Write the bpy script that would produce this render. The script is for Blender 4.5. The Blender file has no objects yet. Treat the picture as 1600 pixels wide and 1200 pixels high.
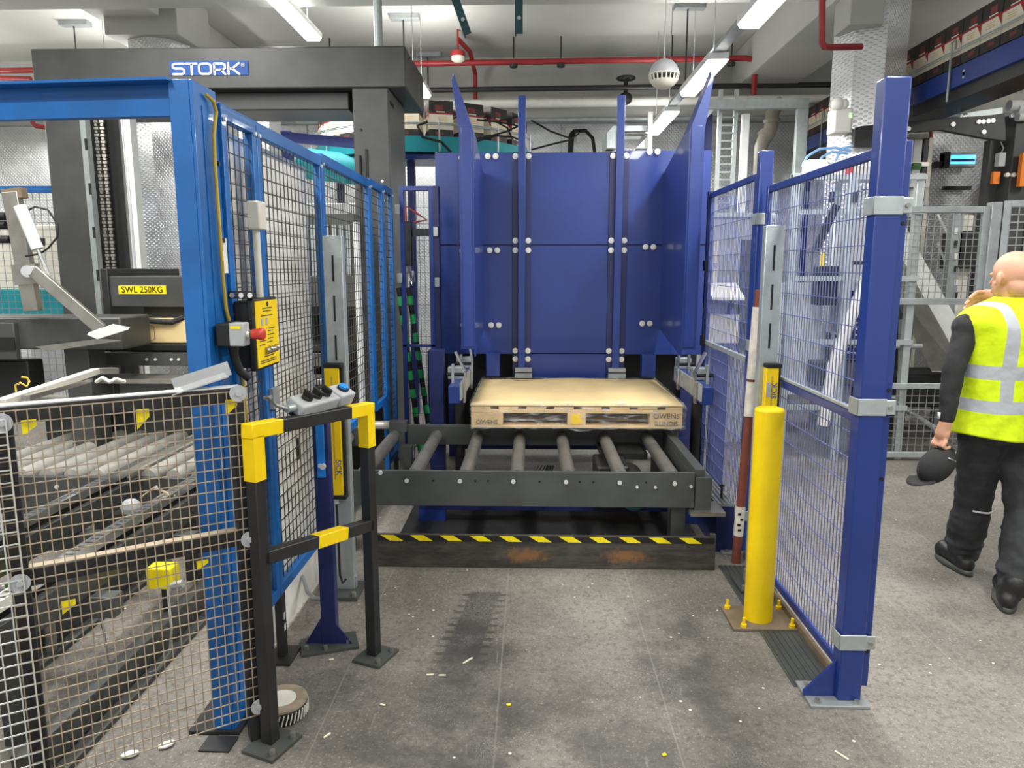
import bpy, math, random
from mathutils import Vector, Matrix, Euler
random.seed(7)
C = bpy.context.scene.collection
PI = math.pi

# ------------------------------------------------------------------ camera, world, exposure
F, PITCH, YAW, EYE = 1126.0, math.radians(9.1), math.radians(1.6), 1.6
cam_data = bpy.data.cameras.new('camera')
cam_data.sensor_width = 36.0
cam_data.lens = F / 1600 * 36
cam_data.clip_start = 0.05
cam = bpy.data.objects.new('camera', cam_data)
cam.location = (0, 0, EYE)
cam.rotation_euler = (PI / 2 - PITCH, 0, YAW)
C.objects.link(cam)
bpy.context.scene.camera = cam

world = bpy.data.worlds.new('world')
bpy.context.scene.world = world
world.use_nodes = True
bg = world.node_tree.nodes['Background']
bg.inputs[0].default_value = (0.95, 0.98, 1.0, 1)
bg.inputs[1].default_value = 0.68

vs = bpy.context.scene.view_settings
vs.view_transform = 'Standard'
vs.look = 'None'
vs.exposure = 0.55
vs.gamma = 1
vs.use_curve_mapping = False
LAMP_W = 33.0
LAMP_UP = 0.62

# ------------------------------------------------------------------ points from the measured camera
_cp, _sp, _cy, _sy = math.cos(PITCH), math.sin(PITCH), math.cos(YAW), math.sin(YAW)
_fw = Vector((-_sy * _cp, _cy * _cp, -_sp)); _rt = Vector((_cy, _sy, 0)); _up = Vector((-_sy * _sp, _cy * _sp, _cp))
def P(px, py, X=None, Y=None, Z=None):
    d = _fw + _rt * ((px - 800) / F) - _up * ((py - 600) / F)
    t = X / d.x if X is not None else (Y / d.y if Y is not None else (Z - EYE) / d.z)
    return Vector((d.x * t, d.y * t, EYE + d.z * t))

# ------------------------------------------------------------------ materials
def lin(c):
    return tuple(((v / 255) / 12.92 if v / 255 <= 0.04045 else ((v / 255 + 0.055) / 1.055) ** 2.4) for v in c)
class NT:
    def __init__(s, name):
        s.m = bpy.data.materials.new(name); s.m.use_nodes = True
        s.t = s.m.node_tree; s.b = s.t.nodes['Principled BSDF']
    def n(s, kind, **kw):
        x = s.t.nodes.new(kind)
        for k, v in kw.items():
            if k.startswith('i_'):
                x.inputs[k[2:].replace('_', ' ')].default_value = v
            else:
                setattr(x, k, v)
        return x
    def l(s, a, b): s.t.links.new(a, b)
    def coord(s, kind='Object'):
        return s.n('ShaderNodeTexCoord').outputs[kind]
    def math(s, op, a, b=None, c=None):
        x = s.n('ShaderNodeMath', operation=op)
        for i, v in enumerate((a, b, c)):
            if v is None: continue
            if isinstance(v, (int, float)): x.inputs[i].default_value = v
            else: s.l(v, x.inputs[i])
        return x.outputs[0]
    def noise(s, vec, scale, detail=3, rough=.55):
        x = s.n('ShaderNodeTexNoise'); x.inputs['Scale'].default_value = scale
        x.inputs['Detail'].default_value = detail; x.inputs['Roughness'].default_value = rough
        if vec is not None: s.l(vec, x.inputs['Vector'])
        return x.outputs['Fac']
    def mix(s, f, a, b):
        x = s.n('ShaderNodeMix', data_type='RGBA')
        if isinstance(f, (int, float)): x.inputs[0].default_value = f
        else: s.l(f, x.inputs[0])
        for i, v in ((6, a), (7, b)):
            if isinstance(v, tuple): x.inputs[i].default_value = (*v, 1)
            else: s.l(v, x.inputs[i])
        return x.outputs[2]
    def ramp(s, f, a, b):
        x = s.n('ShaderNodeMapRange', interpolation_type='SMOOTHSTEP')
        s.l(f, x.inputs[0]); x.inputs[1].default_value = a; x.inputs[2].default_value = b
        return x.outputs[0]
    def scaled(s, vec, sc):
        x = s.n('ShaderNodeMapping'); x.inputs['Scale'].default_value = sc
        s.l(vec, x.inputs['Vector']); return x.outputs[0]
    def col(s, o): s.l(o, s.b.inputs['Base Color'])
    def bump(s, h, strength=.3, dist=.01):
        x = s.n('ShaderNodeBump'); x.inputs['Strength'].default_value = strength; x.inputs['Distance'].default_value = dist
        s.l(h, x.inputs['Height']); s.l(x.outputs[0], s.b.inputs['Normal'])

def mat(name, rgb, rough=.5, metal=0.0, var=.12, scale=6, bump=0.0, bscale=80, coat=0.0):
    t = NT(name); c = lin(rgb); co = t.coord()
    f = t.noise(co, scale, 4)
    f = t.ramp(f, .3, .7)
    t.col(t.mix(f, tuple(v * (1 - var) for v in c), tuple(min(1, v * (1 + var)) for v in c)))
    t.b.inputs['Roughness'].default_value = rough
    t.b.inputs['Metallic'].default_value = metal
    t.b.inputs['Coat Weight'].default_value = coat
    if bump: t.bump(t.noise(co, bscale, 2), bump, .003)
    return t.m

def plate_mat(name, rgb, step=.045, rough=.28, axis='xy'):
    """embossed aluminium tread plate: alternating raised lozenges"""
    t = NT(name); co = t.coord()
    x = t.n('ShaderNodeSeparateXYZ'); t.l(co, x.inputs[0])
    u = t.math('ADD', x.outputs[0], x.outputs[1]); v = x.outputs[2]
    a = t.math('MULTIPLY', t.math('ADD', u, v), PI / step); b = t.math('MULTIPLY', t.math('SUBTRACT', u, v), PI / step)
    ch = t.math('MULTIPLY', t.math('SINE', a), t.math('SINE', b))
    h = t.ramp(t.math('ABSOLUTE', ch), .45, .95)
    t.bump(h, .6, .006)
    c = lin(rgb)
    f = t.ramp(t.noise(t.scaled(co, (1, 1, 1.6)), 1.6, 3), .35, .65)
    t.col(t.mix(f, tuple(v * .8 for v in c), c))
    t.b.inputs['Metallic'].default_value = .6; t.b.inputs['Roughness'].default_value = rough
    return t.m

def glow_mat(name, rgb, strength):
    t = NT(name)
    t.b.inputs['Base Color'].default_value = (.9, .9, .9, 1)
    t.b.inputs['Emission Color'].default_value = (*lin(rgb), 1)
    t.b.inputs['Emission Strength'].default_value = strength
    return t.m

def film_mat(name, rgb, alpha, rough=.15):
    t = NT(name); co = t.coord()
    n = t.noise(t.scaled(co, (3, 3, 14)), 3.0, 4)
    t.b.inputs['Base Color'].default_value = (*lin(rgb), 1)
    t.b.inputs['Roughness'].default_value = rough
    a = t.n('ShaderNodeMapRange'); t.l(n, a.inputs[0]); a.inputs[1].default_value = .5; a.inputs[2].default_value = .78
    a.inputs[3].default_value = alpha; a.inputs[4].default_value = min(1, alpha + .55)
    t.l(a.outputs[0], t.b.inputs['Alpha'])
    t.bump(n, .8, .01)
    return t.m

def floor_mat():
    t = NT('worn_floor'); co = t.coord()
    big = t.ramp(t.noise(co, .9, 5, .6), .38, .66)
    fine = t.noise(co, 22, 7, .8)
    grit = t.noise(co, 60, 3, .7)
    streak = t.noise(t.scaled(co, (14, 1.4, 1)), 2.2, 5, .7)
    c = t.mix(big, lin((104, 100, 93)), lin((138, 132, 124)))
    mott = t.noise(co, 34, 6, .78)
    c = t.mix(t.math('MULTIPLY', t.ramp(mott, .47, .62), .62), c, lin((74, 71, 67)))
    c = t.mix(t.math('MULTIPLY', t.ramp(t.noise(co, 85, 4, .7), .55, .66), .55), c, lin((182, 176, 166)))
    x0_ = t.n('ShaderNodeSeparateXYZ'); t.l(co, x0_.inputs[0])
    near = t.math('MULTIPLY', t.ramp(x0_.outputs[1], 3.0, 2.2), t.math('SUBTRACT', 1.0, t.ramp(t.math('ABSOLUTE', x0_.outputs[0]), .7, 1.3)))
    c = t.mix(t.math('MULTIPLY', t.math('MULTIPLY', near, t.ramp(t.noise(co, 2.6, 5, .7), .42, .6)), .55), c, lin((62, 61, 60)))
    # two dark wheel lanes with scuffing
    x = t.n('ShaderNodeSeparateXYZ'); t.l(co, x.inputs[0])
    def lane(x0, w, y0, y1):
        d = t.math('ABSOLUTE', t.math('SUBTRACT', x.outputs[0], x0))
        d = t.math('ADD', d, t.math('MULTIPLY', t.math('SUBTRACT', fine, .5), .25))
        m = t.math('SUBTRACT', 1.0, t.ramp(d, w * .55, w))
        n = t.math('MULTIPLY', t.ramp(x.outputs[1], y1 + .1, y1 - .3), t.ramp(t.noise(co, 3.3, 4, .7), .34, .6))
        return t.math('MULTIPLY', m, n)
    l1 = lane(-.22, .22, 0, 3.2); l2 = lane(.60, .20, 0, 3.35); l3 = lane(.25, .55, 0, 2.1)
    lanes = t.math('MINIMUM', t.math('ADD', t.math('ADD', l1, l2), t.math('MULTIPLY', l3, .7)), 1.0)
    c = t.mix(t.math('MULTIPLY', lanes, .68), c, lin((60, 59, 58)))
    # tyre tread bars across the left lane
    bars = t.ramp(t.math('SINE', t.math('MULTIPLY', x.outputs[1], 2 * PI / .062)), .15, .6)
    dx = t.math('ABSOLUTE', t.math('SUBTRACT', x.outputs[0], t.math('MULTIPLY_ADD', x.outputs[1], .11, -.60)))
    zone = t.math('MULTIPLY', t.ramp(dx, .125, .10), t.math('MULTIPLY', t.ramp(x.outputs[1], 2.6, 2.85), t.ramp(x.outputs[1], 3.42, 3.38)))
    core = t.ramp(dx, .085, .065)
    tr = t.math('MULTIPLY', zone, t.math('MAXIMUM', bars, core))
    c = t.mix(t.math('MULTIPLY', tr, .78), c, lin((52, 51, 50)))
    # pale scuffs
    vor = t.n('ShaderNodeTexVoronoi', feature='DISTANCE_TO_EDGE'); vor.inputs['Scale'].default_value = 26
    wob = t.n('ShaderNodeTexNoise'); wob.inputs['Scale'].default_value = 11; t.l(co, wob.inputs['Vector'])
    add = t.n('ShaderNodeVectorMath', operation='ADD'); t.l(co, add.inputs[0]); t.l(wob.outputs['Color'], add.inputs[1])
    t.l(add.outputs[0], vor.inputs['Vector'])
    scuff = t.math('MULTIPLY', t.ramp(vor.outputs['Distance'], .085, .01), t.ramp(t.noise(co, 2.1, 4, .7), .46, .62))
    c = t.mix(t.math('MULTIPLY', scuff, .6), c, lin((158, 154, 146)))
    c = t.mix(t.math('MULTIPLY', t.ramp(streak, .6, .74), .3), c, lin((165, 161, 152)))
    # sheet seams
    seam = t.math('ABSOLUTE', t.math('SUBTRACT', t.math('FRACT', t.math('MULTIPLY', t.math('ADD', x.outputs[0], .43), 1 / .62)), .5))
    c = t.mix(t.math('MULTIPLY', t.math('LESS_THAN', seam, .005), .26), c, lin((160, 156, 148)))
    # small pale crumbs
    v2 = t.n('ShaderNodeTexVoronoi'); v2.inputs['Scale'].default_value = 13; t.l(co, v2.inputs['Vector'])
    cr = t.math('MULTIPLY', t.math('LESS_THAN', v2.outputs['Distance'], .075), t.math('GREATER_THAN', t.noise(co, 1.7, 2), .5))
    c = t.mix(cr, c, lin((220, 216, 205)))
    t.col(c)
    r = t.n('ShaderNodeMapRange'); t.l(grit, r.inputs[0]); r.inputs[3].default_value = .42; r.inputs[4].default_value = .72
    t.l(r.outputs[0], t.b.inputs['Roughness'])
    t.bump(t.math('ADD', grit, fine), .12, .004)
    return t.m

def rust_mat():
    t = NT('dark_rusty_steel'); co = t.coord()
    x = t.n('ShaderNodeSeparateXYZ'); t.l(co, x.inputs[0])
    c = t.mix(t.ramp(t.noise(t.scaled(co, (1, 1, 5)), 4, 5, .7), .35, .7), lin((60, 58, 54)), lin((92, 88, 82)))
    n = t.noise(co, 26, 6, .8)
    tot = None
    for cx in (-.10, .43):
        d = t.math('SQRT', t.math('ADD', t.math('POWER', t.math('MULTIPLY', t.math('SUBTRACT', x.outputs[0], cx), 1 / .15), 2.0),
                                  t.math('POWER', t.math('MULTIPLY', t.math('SUBTRACT', x.outputs[2], .075), 1 / .05), 2.0)))
        m = t.ramp(t.math('ADD', d, t.math('MULTIPLY', t.math('SUBTRACT', n, .5), 2.4)), 1.1, .2)
        tot = m if tot is None else t.math('MAXIMUM', tot, m)
    c = t.mix(tot, c, lin((140, 102, 66)))
    t.col(c); t.b.inputs['Roughness'].default_value = .5; t.b.inputs['Metallic'].default_value = .3
    t.bump(n, .2, .003)
    return t.m

def vest_mat():
    """hi-vis cloth with sewn reflective bands (object space: z up, x across the back)"""
    t = NT('hi_vis_cloth'); co = t.coord()
    x = t.n('ShaderNodeSeparateXYZ'); t.l(co, x.inputs[0])
    def band(o, a, b): return t.math('MULTIPLY', t.math('GREATER_THAN', o, a), t.math('LESS_THAN', o, b))
    h = t.math('MAXIMUM', band(x.outputs[2], VZ[0], VZ[1]), band(x.outputs[2], VZ[2], VZ[3]))
    ax = t.math('ABSOLUTE', x.outputs[0])
    v = t.math('MULTIPLY', band(ax, .118, .172), t.math('GREATER_THAN', x.outputs[2], VZ[1]))
    m = t.math('MAXIMUM', h, v)
    f = t.noise(co, 9, 4)
    c = t.mix(t.ramp(f, .35, .7), lin((196, 222, 0)), lin((222, 246, 8)))
    t.col(t.mix(m, c, lin((176, 180, 184))))
    t.b.inputs['Roughness'].default_value = .75
    e = t.mix(m, lin((200, 235, 0)), (0, 0, 0))
    t.bump(t.noise(co, 7, 3), .5, .03)
    return t.m
VZ = (.925, .985, 1.085, 1.15)

MT = {}
MT['floor'] = floor_mat()
MT['concrete'] = mat('painted_concrete', (172, 172, 167), .8, 0, .06, 1.2, .15, 30)
MT['ceiling'] = mat('ceiling_paint', (186, 186, 181), .85, 0, .06, .9, .15, 25)
MT['plate'] = plate_mat('tread_plate_wall', (222, 223, 224), .05, .34)
MT['plate_col'] = plate_mat('tread_plate_column', (226, 227, 228), .042, .25)
MT['navy'] = mat('dark_blue_paint', (32, 57, 131), .36, .0, .10, 2.5, .03, 90, .25)
MT['navy_dark'] = mat('navy_paint', (29, 38, 92), .4, .0, .10, 2.5, .03, 90, .15)
MT['azure'] = mat('mid_blue_paint', (16, 100, 174), .45, 0, .16, 4, .05, 60, .15)
MT['pale_blue'] = mat('pale_blue_paint', (132, 172, 218), .45, 0, .08, 4)
MT['cobalt'] = mat('violet_blue_paint', (110, 122, 215), .4, 0, .08, 4)
MT['black'] = mat('charcoal_machine_paint', (72, 73, 71), .42, .1, .16, 3, .05, 50)
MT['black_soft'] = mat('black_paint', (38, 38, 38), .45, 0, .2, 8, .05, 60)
MT['rubber'] = mat('black_rubber', (24, 24, 24), .6, 0, .15, 10)
MT['grey_frame'] = mat('dark_grey_frame', (82, 85, 82), .45, .25, .14, 4, .06, 40)
MT['roller'] = mat('worn_steel_roller', (186, 183, 175), .36, .35, .18, 9, .04, 60)
MT['roller_dark'] = mat('dull_steel_roller', (124, 122, 117), .38, .5, .2, 7, .04, 60)
MT['galv'] = mat('galvanised_steel', (186, 193, 192), .42, .55, .08, 16)
MT['galv_grey'] = mat('galvanised_grey', (160, 165, 166), .5, .4, .10, 10)
MT['steel'] = mat('brushed_steel', (172, 168, 160), .33, .8, .14, 8)
MT['chrome'] = mat('bright_steel', (225, 225, 222), .18, .9, .04, 8)
MT['white_metal'] = mat('white_metal', (225, 226, 224), .45, 0, .05, 6)
MT['white_bolt'] = mat('zinc_bolt', (232, 232, 226), .35, .3, .05, 6)
MT['wire_dark'] = mat('dark_wire', (74, 71, 66), .5, .3, .12, 20)
MT['wire_tan'] = mat('tarnished_wire', (172, 156, 134), .5, .35, .2, 20)
MT['wire_white'] = mat('galvanised_wire', (214, 214, 208), .45, .3, .08, 20)
MT['wire_blue'] = mat('blue_coated_wire', (104, 114, 168), .4, .1, .12, 20)
MT['wire_grey'] = mat('grey_wire', (150, 152, 152), .45, .4, .1, 20)
MT['yellow'] = mat('safety_yellow', (255, 214, 0), .42, 0, .06, 5, .03, 40)
MT['yellow_tape'] = mat('yellow_tape', (255, 226, 8), .5, 0, .10, 12)
MT['tape_black'] = mat('black_tape', (30, 29, 28), .5, 0, .15, 12)
MT['card'] = mat('brown_card', (226, 200, 146), .75, 0, .06, 4, .08, 50)
MT['wood'] = mat('pale_pallet_wood', (222, 190, 138), .75, 0, .14, 7, .12, 40)
MT['wood_dark'] = mat('weathered_wood', (120, 104, 84), .8, 0, .2, 7, .1, 40)
MT['film'] = film_mat('stretch_film', (240, 243, 245), .06)
MT['sheet'] = mat('scuffed_grey_sheet', (236, 233, 226), .55, 0, .20, 2.2, .05, 30)
MT['red'] = mat('red_pipe_paint', (150, 36, 40), .45, 0, .1, 5)
MT['red_btn'] = mat('red_plastic', (205, 60, 48), .4, 0, .06, 5)
MT['teal'] = mat('teal_plastic', (14, 140, 150), .65, 0, .10, 5)
MT['teal_dark'] = mat('dark_green_steel', (34, 72, 74), .5, .2, .15, 5)
MT['green'] = mat('green_plastic', (66, 122, 48), .5, 0, .12, 5)
MT['green_tape'] = mat('green_tape', (46, 170, 92), .5, 0, .1, 5)
MT['grey_plastic'] = mat('grey_plastic', (176, 178, 180), .45, 0, .06, 6)
MT['cream'] = mat('cream_plastic', (222, 218, 204), .5, 0, .05, 6)
MT['white'] = mat('white_paint', (232, 230, 224), .55, 0, .06, 6)
MT['white_dirty'] = mat('scuffed_white_tape', (220, 213, 200), .6, 0, .14, 14)
MT['brown'] = mat('red_brown_paint', (122, 64, 48), .5, 0, .14, 8)
MT['pvc'] = mat('grey_beige_pipe', (140, 134, 122), .45, 0, .1, 5)
MT['box_white'] = mat('carton_white', (236, 228, 206), .7, 0, .04, 5)
MT['box_dark'] = mat('carton_dark_print', (52, 48, 44), .6, 0, .1, 5)
MT['box_red'] = mat('carton_red_print', (170, 36, 44), .6, 0, .08, 5)
MT['faded_red'] = mat('faded_red_print', (128, 58, 56), .65, 0, .08, 5)
MT['sign_blue'] = mat('sign_blue', (22, 80, 158), .6, 0, .05, 4)
MT['blue_btn'] = mat('bright_blue_plastic', (36, 136, 226), .35, 0, .05, 5)
MT['screen'] = glow_mat('lit_display', (20, 170, 235), 1.6)
MT['led'] = glow_mat('lit_diffuser', (255, 255, 250), 9.0)
MT['led_green'] = glow_mat('indicator_green', (120, 230, 70), 1.0)
MT['skin'] = mat('skin', (214, 160, 132), .55, 0, .06, 9, .05, 120)
MT['cloth_black'] = mat('black_cloth', (40, 40, 41), .85, 0, .18, 14, .25, 60)
MT['cloth_grey'] = mat('dark_grey_cloth', (50, 51, 53), .85, 0, .2, 10, .3, 40)
MT['collar'] = mat('grey_collar_cloth', (92, 95, 94), .85, 0, .1, 14)
MT['vest'] = vest_mat()
MT['leather'] = mat('black_leather', (34, 33, 33), .45, 0, .15, 10, .1, 50)
MT['silver_tape'] = mat('reflective_piping', (230, 230, 230), .4, 0, .03, 5)
MT['rust'] = rust_mat()
MT['orange'] = mat('orange_plastic', (240, 130, 30), .5, 0, .06, 5)
MT['cable_yellow'] = mat('dirty_yellow_cable', (200, 168, 60), .5, 0, .15, 12)

# ------------------------------------------------------------------ mesh builder
def basis(d, up=(0, 0, 1)):
    d = Vector(d).normalized(); up = Vector(up)
    if abs(d.dot(up)) > .99: up = Vector((0, 1, 0))
    s = d.cross(up).normalized(); u = s.cross(d).normalized()
    return d, s, u
class MB:
    def __init__(s): s.v = []; s.f = []; s.mi = []; s.cur = 0
    def mat(s, i): s.cur = i; return s
    def add(s, vs, fs):
        n = len(s.v); s.v += [Vector(v) for v in vs]
        s.f += [tuple(i + n for i in f) for f in fs]; s.mi += [s.cur] * len(fs); return s
    def box(s, x0, x1, y0, y1, z0, z1):
        x0, x1 = min(x0, x1), max(x0, x1); y0, y1 = min(y0, y1), max(y0, y1); z0, z1 = min(z0, z1), max(z0, z1)
        return s.add([(x0, y0, z0), (x1, y0, z0), (x1, y1, z0), (x0, y1, z0), (x0, y0, z1), (x1, y0, z1), (x1, y1, z1), (x0, y1, z1)],
                     [(3, 2, 1, 0), (4, 5, 6, 7), (0, 1, 5, 4), (1, 2, 6, 5), (2, 3, 7, 6), (3, 0, 4, 7)])
    def obox(s, c, size, R=None):
        c = Vector(c); h = Vector(size) / 2; R = R or Matrix.Identity(3)
        vs = [c + R @ Vector((sx * h.x, sy * h.y, sz * h.z)) for sz in (-1, 1) for sx, sy in ((-1, -1), (1, -1), (1, 1), (-1, 1))]
        return s.add(vs, [(3, 2, 1, 0), (4, 5, 6, 7), (0, 1, 5, 4), (1, 2, 6, 5), (2, 3, 7, 6), (3, 0, 4, 7)])
    def bar(s, a, b, w, h, up=(0, 0, 1), caps=True):
        a, b = Vector(a), Vector(b); d, sd, u = basis(b - a, up)
        o = [sd * (-w / 2) + u * (-h / 2), sd * (w / 2) + u * (-h / 2), sd * (w / 2) + u * (h / 2), sd * (-w / 2) + u * (h / 2)]
        fs = [(0, 1, 5, 4), (1, 2, 6, 5), (2, 3, 7, 6), (3, 0, 4, 7)]
        if caps: fs += [(3, 2, 1, 0), (4, 5, 6, 7)]
        return s.add([a + q for q in o] + [b + q for q in o], fs)
    def cyl(s, a, b, r, n=16, r2=None, caps=True):
        a, b = Vector(a), Vector(b); r2 = r if r2 is None else r2; d, sd, u = basis(b - a)
        vs = []
        for c, q in ((a, r), (b, r2)):
            vs += [c + sd * (q * math.cos(2 * PI * i / n)) + u * (q * math.sin(2 * PI * i / n)) for i in range(n)]
        fs = [(i, (i + 1) % n, n + (i + 1) % n, n + i) for i in range(n)]
        if caps: fs += [tuple(reversed(range(n))), tuple(range(n, 2 * n))]
        return s.add(vs, fs)
    def tube(s, pts, r, n=8):
        pts = [Vector(p) for p in pts]; vs = []; fs = []; k = len(pts)
        rs = r if isinstance(r, (list, tuple)) else [r] * k
        up = Vector((0, 0, 1)); prev = None
        for i, p in enumerate(pts):
            d = (pts[min(i + 1, k - 1)] - pts[max(i - 1, 0)]).normalized()
            if prev is None:
                _, sd, u = basis(d)
            else:
                sd = (prev - d * prev.dot(d)).normalized(); u = sd.cross(d).normalized()
            prev = sd
            vs += [p + sd * (rs[i] * math.cos(2 * PI * j / n)) + u * (rs[i] * math.sin(2 * PI * j / n)) for j in range(n)]
        for i in range(k - 1):
            fs += [(i * n + j, i * n + (j + 1) % n, (i + 1) * n + (j + 1) % n, (i + 1) * n + j) for j in range(n)]
        fs += [tuple(reversed(range(n))), tuple(range((k - 1) * n, k * n))]
        return s.add(vs, fs)
    def prism(s, poly, vec):
        poly = [Vector(p) for p in poly]; vec = Vector(vec); n = len(poly)
        return s.add(poly + [p + vec for p in poly], [tuple(reversed(range(n))), tuple(range(n, 2 * n))] + [(i, (i + 1) % n, n + (i + 1) % n, n + i) for i in range(n)])
    def lathe(s, prof, c=(0, 0, 0), n=24, axis=(0, 0, 1)):
        c = Vector(c); d, sd, u = basis(axis); vs = []; fs = []
        for r, z in prof:
            vs += [c + d * z + sd * (r * math.cos(2 * PI * j / n)) + u * (r * math.sin(2 * PI * j / n)) for j in range(n)]
        for i in range(len(prof) - 1):
            fs += [(i * n + j, i * n + (j + 1) % n, (i + 1) * n + (j + 1) % n, (i + 1) * n + j) for j in range(n)]
        if prof[0][0] > 1e-5: fs.append(tuple(reversed(range(n))))
        if prof[-1][0] > 1e-5: fs.append(tuple(range((len(prof) - 1) * n, len(prof) * n)))
        return s.add(vs, fs)
    def ball(s, c, r, n=16, m=10, R=None):
        c = Vector(c); r = Vector(r) if hasattr(r, '__len__') else Vector((r, r, r)); R = R or Matrix.Identity(3)
        vs = []; fs = []
        for i in range(m + 1):
            a = PI * i / m
            for j in range(n):
                b = 2 * PI * j / n
                vs.append(c + R @ Vector((r.x * math.sin(a) * math.cos(b), r.y * math.sin(a) * math.sin(b), -r.z * math.cos(a))))
        for i in range(m):
            fs += [(i * n + j, i * n + (j + 1) % n, (i + 1) * n + (j + 1) % n, (i + 1) * n + j) for j in range(n)]
        return s.add(vs, fs)
    def mesh_grid(s, O, U, V, su, sv, w=.004):
        """welded wire grid filling the parallelogram O, O+U, O+V"""
        O, U, V = Vector(O), Vector(U), Vector(V); nrm = U.cross(V).normalized()
        lu, lv = U.length, V.length; nu, nv = max(1, round(lu / su)), max(1, round(lv / sv))
        for i in range(nu + 1):
            s.bar(O + U * (i / nu), O + U * (i / nu) + V, w, w, nrm, False)
        for j in range(nv + 1):
            s.bar(O + V * (j / nv) + nrm * w * .8, O + V * (j / nv) + U + nrm * w * .8, w, w, nrm, False)
        return s
    def build(s, name, m, parent=None, smooth=True, bevel=0.0, loc=None):
        root = parent
        while root is not None and root.parent is not None: root = root.parent
        if root is not None: off = root.location.copy()
        elif loc is not None: off = Vector(loc)
        else:
            xs = [v.x for v in s.v]; ys = [v.y for v in s.v]; zs = [v.z for v in s.v]
            off = Vector(((min(xs) + max(xs)) / 2, (min(ys) + max(ys)) / 2, min(zs)))
        me = bpy.data.meshes.new(name)
        me.from_pydata([tuple(v - off) for v in s.v], [], s.f)
        for q in (m if isinstance(m, (list, tuple)) else [m]): me.materials.append(MT[q] if isinstance(q, str) else q)
        me.polygons.foreach_set('material_index', s.mi)
        if smooth:
            me.polygons.foreach_set('use_smooth', [True] * len(me.polygons))
            me.set_sharp_from_angle(angle=math.radians(38))
        me.update()
        o = bpy.data.objects.new(name, me); C.objects.link(o)
        if parent is None: o.location = off
        else: o.parent = parent
        if bevel:
            b = o.modifiers.new('edge', 'BEVEL'); b.width = bevel; b.segments = 2; b.limit_method = 'ANGLE'; b.angle_limit = math.radians(40)
        return o
def tag(o, label, cat, group=None, kind=None):
    o['label'] = label; o['category'] = cat
    if group: o['group'] = group
    if kind: o['kind'] = kind
    return o
def thing(name, label, cat, loc=(0, 0, 0), group=None):
    o = bpy.data.objects.new(name, None); o.empty_display_size = .1; C.objects.link(o); o.location = loc
    return tag(o, label, cat, group)
def struct(name, mb, m, bevel=0.0, label=None, cat=None):
    o = mb.build(name, m, loc=(0, 0, 0), bevel=bevel); o['kind'] = 'structure'
    if label: o['label'] = label; o['category'] = cat
    return o
def dup(root, loc=None, rotz=None, label=None, group=None):
    r = root.copy(); C.objects.link(r)
    if loc is not None: r.location = loc
    if rotz is not None: r.rotation_euler = (0, 0, rotz)
    if label: r['label'] = label
    if group: r['group'] = group
    for ch in list(root.children):
        c = ch.copy(); C.objects.link(c); c.parent = r
        for g in ch.children:
            d = g.copy(); C.objects.link(d); d.parent = c
    return r
def dup_part(o, delta, parent):
    c = o.copy(); C.objects.link(c); c.parent = parent; c.location = o.location + Vector(delta); return c
def strokes(mb, lines, O, U, V, w, t, r=True):
    """flat lettering strokes on the plane O + u U + v V, raised by t"""
    O, U, V = Vector(O), Vector(U), Vector(V); N = U.normalized().cross(V.normalized())
    for ln in lines:
        pts = [O + U * a + V * b for a, b in ln]
        for a, b in zip(pts, pts[1:]):
            mb.bar(a + N * t / 2, b + N * t / 2, w, t, N)
        if r:
            for p in pts: mb.cyl(p, p + N * t, w / 2, 10)
def text(s, size, O, U, V, name, m, parent, depth=.0015, squeeze=1.0):
    cu = bpy.data.curves.new('lettering', 'FONT'); cu.body = s; cu.size = size; cu.extrude = depth; cu.align_x = 'CENTER'; cu.align_y = 'CENTER'
    ob = bpy.data.objects.new('lettering', cu); C.objects.link(ob)
    dg = bpy.context.evaluated_depsgraph_get()
    me = bpy.data.meshes.new_from_object(ob.evaluated_get(dg))
    bpy.data.objects.remove(ob)
    U, V = Vector(U).normalized(), Vector(V).normalized(); N = U.cross(V); O = Vector(O)
    mb = MB(); mb.add([O + U * (v.co.x * squeeze) + V * v.co.y + N * v.co.z for v in me.vertices], [tuple(p.vertices) for p in me.polygons])
    return mb.build(name, m, parent, smooth=False)

# ================================================================== THE SETTING
WALL_Y = 10.6
struct('floor', MB().box(-9.5, 9, -5, WALL_Y + .2, -.12, 0), 'floor')
struct('ceiling', MB().box(-9.5, 9, -5, WALL_Y + .2, 4.5, 4.7), 'ceiling')
struct('wall_back', MB().box(-9.5, 9, WALL_Y, WALL_Y + .2, 0, 4.5), 'concrete')
struct('wall_left', MB().box(-9.5, -9.3, -5, WALL_Y, 0, 4.5), 'concrete')
struct('wall_right', MB().box(8.8, 9, -5, WALL_Y, 0, 4.5), 'concrete')
struct('ceiling_beam', MB().box(-9.3, 8.8, 6.75, 7.35, 4.08, 4.5), 'ceiling', .01)
struct('ceiling_beam', MB().box(-9.3, 8.8, 1.5, 2.1, 4.08, 4.5), 'ceiling', .01)
struct('ceiling_beam', MB().box(2.75, 3.5, -5, WALL_Y, 4.02, 4.5), 'ceiling', .01)
struct('ceiling_beam', MB().box(-4.6, -3.9, -5, WALL_Y, 4.2, 4.5), 'ceiling', .01)
struct('ceiling_beam', MB().box(-9.3, 8.8, 10.25, WALL_Y, 3.62, 3.9).box(-9.3, 8.8, 10.4, WALL_Y, 3.9, 4.05), 'ceiling', .01)
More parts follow.
